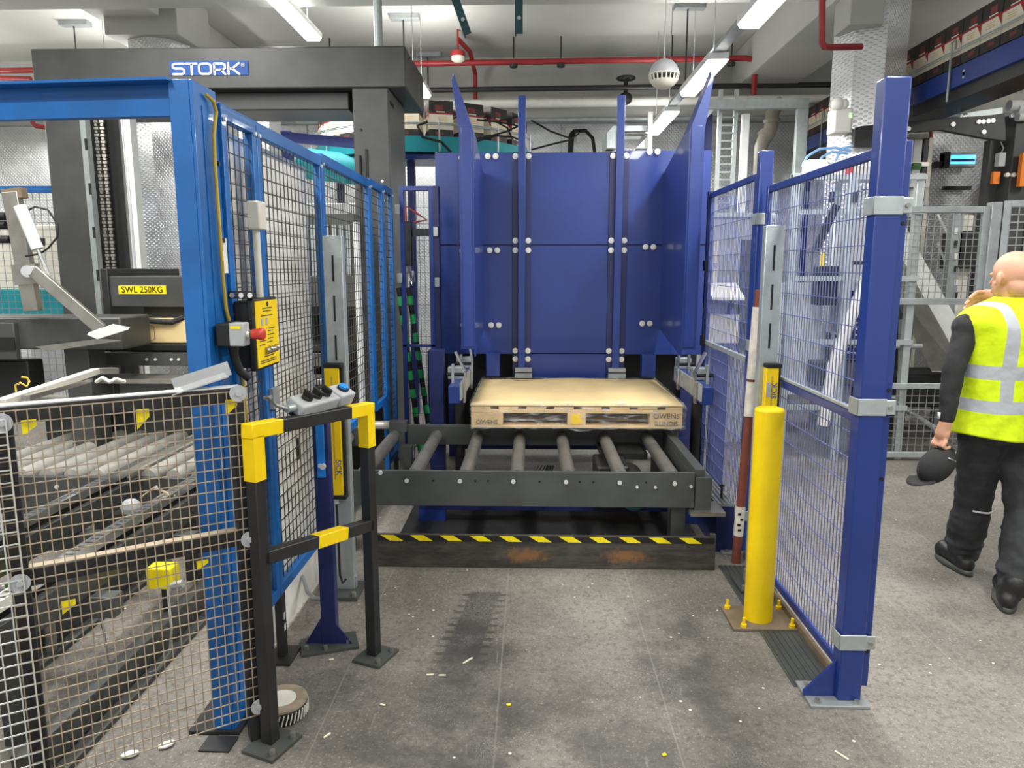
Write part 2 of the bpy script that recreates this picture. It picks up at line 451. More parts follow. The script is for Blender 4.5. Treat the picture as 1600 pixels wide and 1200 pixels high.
# tread-plate cladding of the back wall, sheet by sheet
for k in range(15):
    x0 = -9.2 + k * 1.2
    struct('wall_back_cladding', MB().box(x0 + .004, x0 + 1.196, WALL_Y - .03, WALL_Y, .0, 1.82).box(x0 + .004, x0 + 1.196, WALL_Y - .03, WALL_Y, 1.83, 3.62), 'plate')
struct('trim_1', MB().box(-9.2, 8.8, WALL_Y - .045, WALL_Y - .01, 3.60, 3.64), 'galv_grey')

def column(cx, cy, r, ztop, capz):
    mb = MB().prism([(cx + r * math.sin(PI / 4 * k), cy - r * math.cos(PI / 4 * k), 0) for k in range(8)], (0, 0, ztop))
    struct('column', mb, 'plate_col')
    if capz: struct('column_head', MB().box(cx - r - .06, cx + r + .06, cy - r - .06, cy + r + .06, capz, 4.5), 'concrete', .01)
column(3.17, 7.3, .34, 4.3, None)
struct('column_head', MB().box(2.80, 3.10, 6.90, 7.25, 3.74, 4.02), 'concrete', .01)
column(-4.1, 8.3, .33, 4.1, 4.02)
column(-3.42, 9.3, .28, 3.6, None)

# ------------------------------------------------------------------ ceiling lamps (each with its own light)
def lamp(cx, y0, y1, z, label, group, w=.18):
    t = thing('strip_light', label, 'ceiling light', (cx, (y0 + y1) / 2, z), group)
    MB().box(cx - w / 2, cx + w / 2, y0, y1, z + .03, z + .085).build('housing', 'white_metal', t, bevel=.008)
    MB().prism([(cx - w / 2 + .005, y0 + .02, z + .03), (cx - w / 2 + .025, y0 + .02, z), (cx + w / 2 - .025, y0 + .02, z), (cx + w / 2 - .005, y0 + .02, z + .03)], (0, y1 - y0 - .04, 0)).build('diffuser', 'led', t, smooth=False)
    for yy in (y0 + .2, y1 - .2):
        MB().cyl((cx, yy, z + .085), (cx, yy, 4.5), .004, 6).build('hanging_wire', 'galv_grey', t)
    L = bpy.data.lights.new('lamp_light', 'AREA'); L.shape = 'RECTANGLE'; L.size = w; L.size_y = y1 - y0
    L.energy = LAMP_W * (y1 - y0) / 1.25; L.color = (1, .99, .96)
    lo = bpy.data.objects.new('lamp_light', L); C.objects.link(lo); lo.parent = t; lo.location = (0, 0, -.012)
    U = L.copy(); U.energy = L.energy * LAMP_UP; uo = bpy.data.objects.new('lamp_uplight', U); C.objects.link(uo); uo.parent = t
    uo.location = (0, 0, .10); uo.rotation_euler = (PI, 0, 0)
lamp(1.55, 4.3, 5.58, 3.3, 'lit strip light at the top edge, nearest of the right-hand ceiling row', 'strip lights in the right-hand row')
lamp(1.55, 6.42, 7.62, 3.3, 'lit strip light just above the top of the right blue guide plate', 'strip lights in the right-hand row')
lamp(1.55, 8.45, 9.75, 3.3, 'lit strip light half hidden behind the right blue guide plate, lowest in its row', 'strip lights in the right-hand row')
lamp(1.55, 2.2, 3.4, 3.3, 'strip light overhead, out of the picture above the bollard', 'strip lights in the right-hand row')
lamp(1.55, 0.1, 1.3, 3.3, 'strip light overhead behind the photographer on the bollard side', 'strip lights in the right-hand row')
lamp(-2.3, 6.65, 7.97, 3.95, 'long lit strip light hanging above the charcoal gantry beam', 'strip lights in the left-hand rows')
lamp(-1.67, 2.1, 3.4, 3.42, 'strip light overhead above the blue mesh fence', 'strip lights in the left-hand rows')
lamp(-1.67, -.2, 1.1, 3.42, 'strip light overhead behind the photographer on the fence side', 'strip lights in the left-hand rows')
lamp(-1.3, 8.0, 9.0, 3.6, 'small lit strip light beyond the end of the charcoal gantry', 'strip lights in the left-hand rows')
lamp(-6.6, 6.0, 7.3, 3.42, 'strip light behind the gantry beam above the left machine bay', 'strip lights in the left-hand rows')
lamp(-4.9, 8.4, 9.7, 3.42, 'strip light near the back wall above the left machine bay', 'strip lights in the left-hand rows')
lamp(-7.6, 8.2, 9.5, 3.42, 'added strip light out of view, brightening the back cladding beyond the palletiser bay', 'strip lights in the left-hand rows')  # added lamp, out of view, to lift the dim cladding at far left
lamp(-4.9, 2.4, 3.7, 3.42, 'strip light above the mesh guard, out of the picture', 'strip lights in the left-hand rows')
lamp(-3.0, 2.0, 3.3, 4.0, 'added unseen strip light brightening the chain rails behind the mesh guard', 'strip lights in the left-hand rows')  # added unseen lamp to brighten the machinery behind the mesh guard
lamp(-3.0, 3.9, 5.2, 4.0, 'added unseen strip light high above the load sticker, brightening the steel rollers', 'strip lights in the left-hand rows')  # second added lamp above the view, lighting the same rollers and rails
lamp(5.3, 4.2, 5.5, 3.42, 'strip light out of the picture above the person', 'strip lights over the walkway')
lamp(6.6, 7.6, 8.9, 3.42, 'strip light above the steel chute cage', 'strip lights over the walkway')
lamp(4.2, 1.2, 2.5, 3.42, 'strip light out of the picture above the walkway', 'strip lights over the walkway')
tag(MB().box(1.50, 1.60, -.5, 10.2, 3.386, 3.42).build('light_trunking', 'galv_grey', bevel=.004), 'long grey trunking carrying the right-hand row of strip lights', 'trunking')

# ------------------------------------------------------------------ ceiling services
def pipe(name, pts, r, m, label, cat, group=None, n=10):
    o = MB().tube(pts, r, n).build(name, m); return tag(o, label, cat, group)
sp = thing('sprinkler_pipe', 'red sprinkler pipe running along the back wall below the ceiling', 'pipe', (0, 9.7, 4.2))
MB().tube([(-9, 9.7, 4.12), (2.68, 9.7, 4.22), (2.78, 9.7, 4.20), (2.80, 9.7, 4.12), (2.80, 9.7, 3.78)], .035, 10).build('main_pipe', 'red', sp)
for xx in (-5.2, -2.6, -.25, .35, 1.75, 2.5):
    MB().cyl((xx, 9.7, 4.24), (xx, 9.7, 4.5), .009, 6).cyl((xx, 9.7, 4.13), (xx, 9.7, 4.17), .05, 10).build('hanger', 'black_soft', sp)
pipe('detector_pipe', [(-.93, 9.45, 4.40), (-.80, 9.62, 4.30), (-.78, 9.78, 4.22), (-.78, 10.2, 4.18), (-.78, 10.2, 3.7)], .03, 'red', 'short red pipe dropping behind the top of the left guide plate', 'pipe')
dt = thing('smoke_detector', 'white detector with a red base under the ceiling', 'smoke detector', (-.93, 9.4, 4.15))
MB().cyl((-.93, 9.4, 4.18), (-.93, 9.4, 4.24), .09, 16).build('base', 'red', dt)
MB().lathe([(.085, .06), (.08, .02), (.05, 0), (0, -.005)], (-.93, 9.4, 4.12), 16).build('head', 'cream', dt)
MB().cyl((-.93, 9.4, 4.24), (-.93, 9.4, 4.5), .012, 8).build('drop_rod', 'red', dt)
pipe('red_drop_pipe', [P(1285, -6, Y=6.2), P(1284, 66, Y=6.2), P(1288, 73, Y=6.2), P(1296, 74, Y=6.25), P(1345, 73, Y=6.5)], .026, 'red', 'red pipe dropping from the ceiling and turning into the tread-plate column', 'pipe')
pipe('red_wall_pipe', [P(0, 122, Y=9.6), P(48, 123, Y=9.6), P(49, 140, Y=9.6), P(51, 192, Y=9.6), P(56, 197, Y=9.6), P(70, 199, Y=9.6)], .03, 'red', 'red pipe stepping down at the left end of the gantry', 'pipe')
pipe('steam_pipe', [(-3.6, 10.0, 3.74), (-1.6, 10.0, 3.75), (.95, 10.0, 3.76), (3.0, 10.0, 3.79), (6, 10.0, 3.8)], .055, 'white', 'thick white lagged pipe along the back wall above the blue machine', 'pipe')
pipe('thin_steam_pipe', [(-3.2, 10.1, 3.55), (3.4, 10.1, 3.58), (8, 10.1, 3.6)], .03, 'galv_grey', 'thin grey pipe under the thick white lagged pipe', 'pipe')
pipe('upper_conduit', [(-2.2, 10.15, 3.98), (8, 10.15, 4.05)], .015, 'black_soft', 'thin dark conduit between the red sprinkler pipe and the white pipe', 'conduit')
pipe('black_conduit', [(-2.2, 9.9, 3.90), (2.6, 9.9, 3.93), (8, 9.9, 3.96)], .03, 'black_soft', 'black pipe running just above the thick white pipe', 'pipe')
vv = thing('valve', 'black handwheel valve on the white pipe above the blue machine', 'valve', (1.21, 9.95, 3.8))
MB().cyl((1.21, 9.95, 3.72), (1.21, 9.95, 4.02), .028, 10).ball((1.21, 9.95, 3.80), (.09, .07, .08)).build('valve_body', 'rubber', vv)
mb = MB(); mb.tube([(1.21 + .11 * math.cos(a * PI / 8), 9.95 + .11 * math.sin(a * PI / 8), 4.05) for a in range(17)], .017, 8)
for a in range(4): mb.cyl((1.21, 9.95, 4.04), (1.21 + .11 * math.cos(a * PI / 2 + .5), 9.95 + .11 * math.sin(a * PI / 2 + .5), 4.05), .011, 6)
mb.build('handwheel', 'rubber', vv)
# hanging spherical loudspeaker
ss = thing('spherical_speaker', 'white ball-shaped loudspeaker hanging on a wire from the ceiling', 'loudspeaker', (1.025, 6, 3.0))
MB().lathe([(.113, .098), (.116, .11), (.116, .125), (.10, .17), (.068, .205), (.03, .222), (.008, .226), (.008, .25)], (1.025, 6, 2.995), 28).build('upper_shell', 'grey_plastic', ss)
MB().lathe([(0, 0), (.05, .009), (.085, .03), (.103, .055), (.106, .063)], (1.025, 6, 2.995), 28).build('lower_shell', 'cream', ss)
MB().lathe([(.07, .05), (.078, .112)], (1.025, 6, 2.995), 24).build('driver', 'rubber', ss)
g = MB()
for k in range(20):
    a = 2 * PI * k / 20
    g.cyl((1.025 + .104 * math.cos(a), 6 + .104 * math.sin(a), 3.052), (1.025 + .113 * math.cos(a), 6 + .113 * math.sin(a), 3.10), .0055, 6)
g.build('grille', 'cream', ss)
MB().tube([(1.025 + .115 * math.cos(a * PI / 12), 6 + .115 * math.sin(a * PI / 12), 3.10) for a in range(25)], .006, 8).build('rim', 'cream', ss)
MB().cyl((1.025, 6, 3.22), (1.025, 6, 4.5), .005, 6).build('hanging_wire', 'white_metal', ss)
# steel brackets hanging from the ceiling beam
for x, y, ang, lab in ((-.55, 6.45, .35, 'bent dark green steel bracket hanging under the ceiling, first from the gantry'), (-.12, 6.45, 0, 'straight dark green steel bracket hanging under the ceiling above the left guide plate')):
    t = thing('ceiling_bracket', lab, 'bracket', (x, y, 3.55), 'green brackets under the ceiling')
    R = Euler((0, -ang, 0)).to_matrix(); c0 = Vector((x, y, 3.55))
    MB().obox(c0 + R @ Vector((0, 0, .22)), (.06, .012, .44), R).obox(c0 + R @ Vector((-.03, .03, .22)), (.012, .07, .44), R).build('lower_angle', 'teal_dark', t)
    c1 = c0 + R @ Vector((0, .05, .40))
    MB().bar(c1, (c1.x - ang * .15, c1.y + .1, 4.5), .10, .05, (0, 1, 0)).build('upper_plate', 'teal_dark', t)
    MB().cyl(c0 + R @ Vector((0, -.02, .12)), c0 + R @ Vector((0, .03, .12)), .016, 8).build('bolt', 'galv', t)
for (px, py), lab in (((115, 37), 'dark ceiling plate with a thin hanging rod above the left end of the gantry'), ((630, 27), 'dark ceiling plate with a thin rod beside the galvanised conduit'), ((668, 86), 'dark ceiling plate with a thin rod near the smoke detector'), ((1075, 10), 'dark ceiling plate with a thin rod beside the ball-shaped loudspeaker')):
    q = P(px, py, Z=4.47)
    t = thing('rod_hanger', lab, 'ceiling hanger', q, 'ceiling plates with rods')
    MB().box(q.x - .15, q.x + .19, q.y - .06, q.y + .06, 4.44, 4.5).build('ceiling_plate', 'galv_grey', t, bevel=.004)
    MB().cyl((q.x, q.y, 3.6), (q.x, q.y, 4.45), .009, 6).build('rod', 'black_soft', t)
tag(MB().cyl((-1.29, 6.35, 3.345), (-1.29, 6.35, 4.5), .036, 12).build('galvanised_conduit', 'galv'), 'vertical galvanised tube rising from the gantry beam to the ceiling', 'conduit')

# ------------------------------------------------------------------ charcoal palletiser gantry
GY, GY2 = 6.0, 6.72
gt = thing('palletiser_gantry', 'charcoal steel portal gantry with a blue name plate, behind the blue mesh fence', 'machine', (-2.6, 6.3, 0))
MB().box(-4.02, -1.01, GY, GY2 + .25, 3.02, 3.335).build('top_beam', 'black', gt, bevel=.012)
MB().box(-3.9, -1.5, GY + .12, GY + .6, 2.88, 3.02).build('lower_beam', 'black', gt, bevel=.01)
MB().box(-1.445, -1.15, GY, GY2, .02, 3.02).build('column', 'black', gt, bevel=.012)
MB().box(-1.55, -1.05, GY - .1, GY2 + .1, 0, .02).build('base_plate', 'grey_frame', gt)
MB().box(-3.965, -3.66, GY, GY2, .02, 3.02).build('column', 'black', gt, bevel=.012)
MB().box(-4.05, -3.55, GY - .1, GY2 + .1, 0, .02).build('base_plate', 'grey_frame', gt)
MB().box(-3.66, -3.615, GY - .02, GY + .05, .5, 3.0).build('chain_guide', 'galv_grey', gt)
MB().box(-3.60, -3.40, GY + .16, GY + .34, .5, 3.02).build('chain_channel', 'rubber', gt)
ch = MB()
for s in (-3.585, -3.535):
    for k in range(62):
        z = 1.36 + k * .027
        ch.obox((s, GY + .08, z), (.034 if k % 2 else .022, .02, .020))
ch.build('lifting_chain', 'steel', gt)
MB().cyl((-3.36, GY + .1, .6), (-3.36, GY + .1, 3.02), .045, 14).build('guide_tube', 'chrome', gt)
MB().box(-3.30, -3.26, GY, GY + .1, .5, 3.02).build('guide_strip', 'white_metal', gt)
for z in (1.5, 1.85, 2.2, 2.55):
    MB().box(-3.632, -3.612, GY - .024, GY - .018, z, z + .09).build('slot', 'rubber', gt)
MB().box(-1.35, -1.33, GY - .012, GY, 1.9, 2.55).box(-1.40, -1.385, GY - .03, GY, 1.8, 2.5).build('cable_strap', 'rubber', gt)
for z, x in ((2.70, -1.38), (2.30, -1.22), (2.05, -1.40), (2.15, -1.21)):
    MB().cyl((x, GY - .006, z), (x, GY, z), .012, 10).build('bolt', 'white_bolt' if x > -1.3 else 'rubber', gt)
# name plate with lettering
npl = MB().box(P(265, 96, Y=GY).x, P(388, 96, Y=GY).x, GY - .006, GY, P(300, 118, Y=GY).z, P(300, 95.5, Y=GY).z).build('name_plate', 'sign_blue', gt)
q0 = P(269, 117, Y=GY - .007); W = P(377, 117, Y=GY).x - q0.x; Hh = P(300, 98, Y=GY).z - P(300, 116, Y=GY).z
lines = []
def let(x, w, segs): lines.extend([[(x + a * w, b) for a, b in s] for s in segs])
let(.02, .16, [[(1, .95), (.2, .95), (0, .85), (0, .62), (.2, .53), (.8, .53), (1, .43), (1, .15), (.8, .05), (0, .05)]])
let(.215, .15, [[(0, .95), (1, .95)], [(.5, .95), (.5, .02)]])
let(.40, .17, [[(.2, .95), (.8, .95), (1, .8), (1, .2), (.8, .05), (.2, .05), (0, .2), (0, .8), (.2, .95)]])
let(.62, .155, [[(0, .02), (0, .95), (.8, .95), (1, .85), (1, .55), (.8, .42), (0, .42)], [(.62, .42), (1, .02)]])
let(.825, .155, [[(0, .02), (0, .98)], [(1, .98), (.35, .5), (0, .5)], [(.35, .5), (1, .02)]])
lt = MB(); strokes(lt, lines, q0, (W, 0, 0), (0, 0, Hh), .0165, .003)
rc = [(1.035 + .022 * math.cos(a * PI / 8), .82 + .16 * math.sin(a * PI / 8)) for a in range(17)]
strokes(lt, [rc], q0, (W, 0, 0), (0, 0, Hh), .003, .003, False)
strokes(lt, [[(1.027, .74), (1.027, .9), (1.043, .88), (1.043, .82), (1.027, .81)], [(1.035, .81), (1.045, .74)]], q0, (W, 0, 0), (0, 0, Hh), .003, .003, False)
lt.build('lettering', 'white', npl)
tx = text('DIGIFIX', .05, (-1.148, GY + .12, 2.915), (0, 1, 0), (0, 0, 1), 'marker_writing', 'rubber', gt)

# carriage, carton, shelf
cg = thing('lift_carriage', 'charcoal crossbeam with a yellow load sticker, behind the blue corner post', 'machine part', (-2.2, 5.1, 1.33))
MB().box(-2.99, -1.2, 5.0, 5.35, 1.335, 1.548).build('crossbeam', 'black', cg, bevel=.006)
MB().box(-3.0, -2.95, 4.98, 6.02, 1.2, 1.6).build('slide_plate', 'black_soft', cg, bevel=.006)
st = MB().box(-2.888, -2.552, 4.994, 5.0, 1.425, 1.482).build('load_sticker', 'yellow_tape', cg)
text('SWL 250KG', .062, (-2.72, 4.992, 1.4535), (1, 0, 0), (0, 0, 1), 'lettering', 'rubber', st, .001, .92)
MB().box(-2.75, -2.2, 5.05, 5.3, 1.26, 1.335).build('drive_box', 'rubber', cg)
cr = thing('carton', 'plain brown carton lying on the black belt under the load sticker', 'carton', (-2.5, 5.0, 1.095))
MB().box(-2.74, -2.28, 4.86, 5.16, 1.095, 1.255).build('body', 'card', cr, bevel=.006)
MB().tube([(-2.73, 4.857, 1.115), (-2.60, 4.857, 1.115), (-2.585, 4.857, 1.13), (-2.585, 4.857, 1.205), (-2.60, 4.857, 1.215), (-2.73, 4.857, 1.215)], .002, 4).build('flap_edge', 'wood_dark', cr)
inf = thing('infeed_conveyor', 'dark carton conveyor with a bolted side plate, under the brown carton', 'conveyor', (-2.2, 4.9, 0))
MB().box(-3.05, -1.25, 4.80, 4.83, .945, 1.035).build('side_plate', 'black', inf, bevel=.004)
MB().box(-3.0, -1.25, 4.83, 5.22, 1.04, 1.09).build('belt', 'rubber', inf, bevel=.01)
MB().box(-3.05, -1.25, 5.22, 5.25, .945, 1.035).build('side_plate', 'black', inf)
MB().box(-2.9, -1.3, 4.55, 4.78, .86, .895).build('steel_tray', 'steel', inf, bevel=.004)
MB().box(-2.72, -1.3, 4.62, 4.75, .76, .86).build('drive_cover', 'grey_frame', inf, bevel=.004)
for x in (-2.95, -1.4):
    for y in (4.85, 5.18): MB().box(x - .03, x + .03, y - .03, y + .03, 0, .95).build('leg', 'black', inf)
for x in (-2.98, -2.62, -2.56, -2.45, -2.40, -1.75, -1.6): MB().cyl((x, 4.792, .99), (x, 4.80, .99), .010, 8).build('bolt', 'white_bolt', inf)
MB().tube([(-2.85, 4.9, 1.12), (-2.9, 4.85, 1.17), (-2.8, 4.82, 1.23), (-2.6, 4.83, 1.25), (-2.45, 4.84, 1.24), (-2.38, 4.87, 1.27)], .02, 8).build('cable_hose', 'rubber', inf)

# pusher with pneumatic cylinder and paddle
pa = thing('pusher_arm', 'charcoal box-section arm with a pneumatic swing paddle, left of the brown carton', 'machine part', (-3.2, 4.5, 0))
MB().box(-5.2, -2.55, 4.40, 4.75, 1.10, 1.30).build('box_beam', 'black', pa, bevel=.012)
MB().box(-5.2, -3.2, 4.36, 4.40, 1.04, 1.27).build('side_cover', 'black', pa, bevel=.006)
MB().box(-3.30, -3.20, 4.352, 4.36, 1.10, 1.18).build('square_opening', 'rubber', pa)
MB().prism([P(55, 542, Y=4.33), P(75, 549, Y=4.33), P(185, 533, Y=4.33), P(150, 530, Y=4.33)], (0, .04, 0)).build('deflector_lip', 'steel', pa)
for x in (-4.6, -2.9): MB().box(x - .08, x + .08, 4.48, 4.66, 0, 1.10).build('leg', 'black', pa, bevel=.005)
MB().box(-3.45, -3.2, 4.45, 4.6, .78, 1.02).build('motor_box', 'rubber', pa, bevel=.01)
mast = MB().bar(P(18, 300, Y=4.35), P(52, 486, Y=4.35), .095, .05, (0, 1, 0)).build('mast', 'steel', pa, bevel=.004)
MB().bar(P(8, 305, Y=4.36), P(38, 301, Y=4.36), .06, .06).build('mast_cap', 'wood_dark', pa)
MB().bar(P(22, 430, Y=4.33), P(60, 427, Y=4.33), .12, .03, (0, 1, 0)).build('pivot_block', 'steel', pa)
MB().cyl(P(43, 424, Y=4.32), P(43, 424, Y=4.24), .035, 16).cyl(P(43, 424, Y=4.24), P(43, 424, Y=4.22), .022, 6).build('pivot_bolt', 'chrome', pa)
MB().cyl(P(31, 322, Y=4.28), P(59, 389, Y=4.28), .034, 14).build('cylinder', 'white_metal', pa)
MB().cyl(P(59, 389, Y=4.28), P(79, 438, Y=4.28), .011, 10).build('piston_rod', 'chrome', pa)
MB().cyl(P(27, 330, Y=4.3), P(52, 388, Y=4.3), .010, 8).build('tie_rod', 'galv', pa)
MB().bar(P(52, 423, Y=4.25), P(160, 516, Y=4.25), .075, .03, (0, 1, 0)).build('swing_arm', 'steel', pa, bevel=.004)
MB().prism([P(136, 523, Y=4.2), P(152, 530, Y=4.2), P(200, 515, Y=4.2), P(174, 510, Y=4.2)], (0, .02, .012)).build('paddle', 'white_metal', pa)
MB().tube([P(41, 330, Y=4.3), P(55, 323, Y=4.3), P(75, 328, Y=4.3), P(91, 352, Y=4.3), P(90, 370, Y=4.3), P(75, 388, Y=4.3), P(62, 397, Y=4.3), P(40, 400, Y=4.3)], .006, 8).build('air_hose', 'rubber', pa)
MB().cyl(P(66, 372, Y=4.3), P(66, 384, Y=4.3), .016, 8).build('valve_fitting', 'black_soft', pa)
for k, (px, py) in enumerate(((2, 338), (2, 352), (8, 374))): MB().cyl(P(px - 10, py, Y=4.34), P(px + 8, py, Y=4.34), .025, 10).build('hose_coupling', 'rubber', pa)

# mesh fence behind the palletiser bay and what stands behind it
def mesh_fence(name, label, cat, A, B, z0, z1, fm, wm, su, sv, fw=.04, wire=.004, mids=(), nside=.03, group=None):
    A, B = Vector(A), Vector(B); d = (B - A); d.z = 0; L = d.length; u = d.normalized()
    t = thing(name, label, cat, (A.x, A.y, z0), group)
    fr = MB()
    a0, b0 = Vector((A.x, A.y, 0)), Vector((B.x, B.y, 0)); zz = Vector((0, 0, 1))
    for z in (z0 + fw / 2, z1 - fw / 2): fr.bar(a0 + u * fw + zz * z, b0 - u * fw + zz * z, nside * .98, fw)
    for p in (a0 + u * fw / 2, b0 - u * fw / 2): fr.bar(p + zz * z0, p + zz * z1, fw, nside, u.cross(zz))
    fr.build('frame', fm, t, bevel=.003)
    for z, m2, h in mids: MB().bar(a0 + zz * z, b0 + zz * z, nside, h).build('mid_rail', m2, t, bevel=.003)
    MB().mesh_grid(a0 + u * fw + zz * (z0 + fw), u * (L - 2 * fw), zz * (z1 - z0 - 2 * fw), su, sv, wire).build('wire_mesh', wm, t, smooth=False)
    return t
t = mesh_fence('mesh_fence', 'mid blue mesh fence behind the pusher mast, beyond the palletiser bay', 'fence', (-6.2, 7.6, 0), (-4.25, 7.6, 0), 0.05, 2.45, 'azure', 'wire_grey', .075, .075, .07, .005)
MB().box(-4.83, -4.75, 7.55, 7.63, .05, 2.45).build('fence_post', 'azure', t)
cab = thing('wrapping_station', 'pale machine with a teal band behind the blue mesh fence at the left edge', 'machine', (-5.3, 8.6, 0))
MB().box(-6.6, -4.7, 8.3, 9.0, 0, 1.0).build('base_cabinet', 'white_metal', cab, bevel=.01)
MB().box(-6.6, -4.7, 8.4, 8.9, 1.0, 1.35).build('teal_band', 'teal', cab, bevel=.01)
MB().box(-6.6, -4.75, 8.45, 8.85, 1.35, 2.1).build('upper_housing', 'cream', cab, bevel=.01)
MB().box(-5.9, -5.3, 8.28, 8.30, .3, .8).build('service_door', 'grey_plastic', cab)
lc = thing('louvred_cabinet', 'dark cabinet with vertical louvres seen through the far blue fence panels', 'cabinet', (-1.75, 5.5, 0))
MB().box(-2.1, -1.32, 5.42, 5.8, .25, 2.0).build('body', 'grey_frame', lc, bevel=.006)
lv = MB()
for k in range(14): lv.box(-2.06 + k * .052, -2.03 + k * .052, 5.40, 5.42, .4, 1.25)
lv.build('louvre', 'rubber', lc)
lv = MB()
for k in range(14): lv.box(-2.06 + k * .052, -2.025 + k * .052, 5.40, 5.42, 1.35, 1.92)
lv.build('louvre', 'galv_grey', lc)
MB().box(-2.05, -1.4, 5.45, 5.75, 0, .25).build('plinth', 'black_soft', lc)
tag(MB().cyl((-1.15, 4.78, .66), (-1.15, 4.78, 1.9), .022, 12).box(-1.15, -1.05, 4.77, 4.79, .67, .69).build('white_tube', 'white_metal'), 'vertical white tube behind the far panels of the blue fence', 'tube')
wm_ = thing('control_cabinet', 'white cabinet with grey vents behind the blue fence, beside the charcoal column', 'cabinet', (-2.6, 7.6, 0))
MB().box(-3.1, -1.6, 7.4, 7.9, 0, 2.25).build('body', 'white_metal', wm_, bevel=.01)
MB().box(-2.6, -2.1, 7.385, 7.4, .4, 2.0).build('door', 'cream', wm_, bevel=.004)
for z in (.6, 1.4): MB().box(-2.0, -1.7, 7.385, 7.4, z, z + .3).build('vent', 'galv_grey', wm_)

# ------------------------------------------------------------------ roller conveyor line (runs across, rollers lie front to back)
RZ = .5
cv = thing('roller_conveyor', 'dark grey roller conveyor with a bolted front plate, in front of the wrapped pallet', 'conveyor', (0, 4.3, 0))
MB().box(-1.16, .895, 3.84, 3.86, .296, .497).box(-1.16, .895, 3.86, 3.90, .296, .306).build('front_plate', 'grey_frame', cv, bevel=.002)
MB().box(-.86, 1.0, 4.85, 4.87, .395, .535).build('rear_plate', 'grey_frame', cv, bevel=.002)
MB().cyl((-1.6, 4.86, .53), (-.98, 4.86, .53), .03, 14).build('rear_tube', 'roller', cv)
MB().box(-.98, -.86, 4.82, 4.90, .49, .56).build('tube_clamp', 'grey_frame', cv)
for k in range(7):
    x = -.945 + .288 * k
    MB().cyl((x, 3.862, RZ - .04), (x, 4.848, RZ - .04), .040, 18).build('roller', 'roller_dark', cv)
MB().box(.90, .955, 3.86, 4.87, .46, .51).box(.90, .912, 3.86, 4.87, .33, .46).build('end_rail', 'grey_frame', cv, bevel=.002)
MB().box(.90, .99, 3.84, 3.90, .25, .47).build('end_bracket', 'grey_frame', cv, bevel=.002)
MB().box(.87, 1.06, 3.80, 4.0, .262, .285).build('foot_shelf', 'steel', cv)
MB().box(.78, .86, 3.88, 3.98, 0, .30).build('leg', 'grey_frame', cv, bevel=.002)
MB().box(-1.1, -1.02, 3.88, 3.98, 0, .30).build('leg', 'grey_frame', cv, bevel=.002)
MB().box(-.9, -.82, 4.75, 4.84, 0, .40).build('leg', 'grey_frame', cv)
MB().box(.82, .9, 4.75, 4.84, 0, .40).build('leg', 'grey_frame', cv)
for x, z in ((-.835, .485), (-.69, .44), (-.395, .44), (-.10, .44), (.19, .44), (.485, .438), (.785, .436), (.58, .415), (.68, .414), (.875, .42)):
    MB().cyl((x, 3.832, z), (x, 3.84, z), .012 if z > .43 else .008, 12).build('bolt', 'white_bolt', cv)
for x in (-.545, -.31, -.24, .045, .265, .34, .63): MB().cyl((x, 3.837, .441), (x, 3.8405, .441), .006, 8).build('hole', 'rubber', cv)
tag(MB().box(-.80, 1.0, 3.80, 5.0, 0, .005).build('shade_floor_plate', 'black_soft'), 'dark floor plate deepening the shade under the roller conveyor behind the kerb', 'floor plate')  # dark floor sheets; the black also stands in for shade under the rollers
mt = thing('gear_motor', 'dark drive motor under the rollers on the bollard side', 'motor', (.62, 4.5, .05))
MB().cyl((.62, 4.25, .26), (.62, 4.55, .26), .10, 20).build('motor_body', 'rubber', mt)
MB().cyl((.62, 4.2, .26), (.62, 4.25, .26), .105, 20).build('fan_cover', 'teal_dark', mt)
MB().box(.40, .60, 4.3, 4.62, .12, .40).build('gearbox', 'black_soft', mt, bevel=.015)
MB().box(.45, .75, 4.55, 4.86, .38, .42).build('mounting_plate', 'black_soft', mt)
cbl = MB()
for k in range(5):
    cbl.tube([(-.42 + .02 * k, 4.55, .30), (-.36 + .02 * k, 4.5, .2 - .01 * k), (-.2, 4.45 + .02 * k, .17), (-.02 + .03 * k, 4.5, .22), (.06 + .02 * k, 4.6, .32)], .010, 6)
tag(cbl.build('cable_bundle', 'rubber'), 'sagging black cables under the middle rollers', 'cables', None, 'stuff')
# conveyor at the palletiser side
lcv = thing('palletiser_conveyor', 'roller conveyor with close-set steel rollers behind the mesh guard', 'conveyor', (-2.1, 4.3, 0))
MB().box(-3.4, -1.2, 3.80, 3.84, .24, .455).build('front_plate', 'black', lcv, bevel=.003)
MB().box(-3.4, -1.2, 4.84, 4.90, .38, .62).build('rear_plate', 'black', lcv, bevel=.003)
for k in range(14):
    x = -3.16 + .145 * k
    MB().cyl((x, 3.842, RZ - .055), (x, 4.838, RZ - .055), .045, 16).build('roller', 'roller', lcv)
for k in range(8):
    x = -3.2 + .28 * k
    MB().cyl((x, 3.792, .40), (x, 3.80, .40), .012, 8).build('bolt', 'white_bolt', lcv)
for x in (-3.3, -1.3):
    for y in (3.9, 4.75): MB().box(x - .04, x + .04, y - .04, y + .04, 0, .38).build('leg', 'black', lcv)
MB().box(-3.4, -2.35, 4.70, 4.80, .68, .74).build('side_guide', 'cream', lcv, bevel=.004)
MB().box(-2.28, -1.4, 4.70, 4.80, .67, .73).build('side_guide', 'cream', lcv, bevel=.004)
MB().box(-3.4, -1.4, 4.80, 4.84, .60, .72).build('guide_bracket', 'black', lcv)
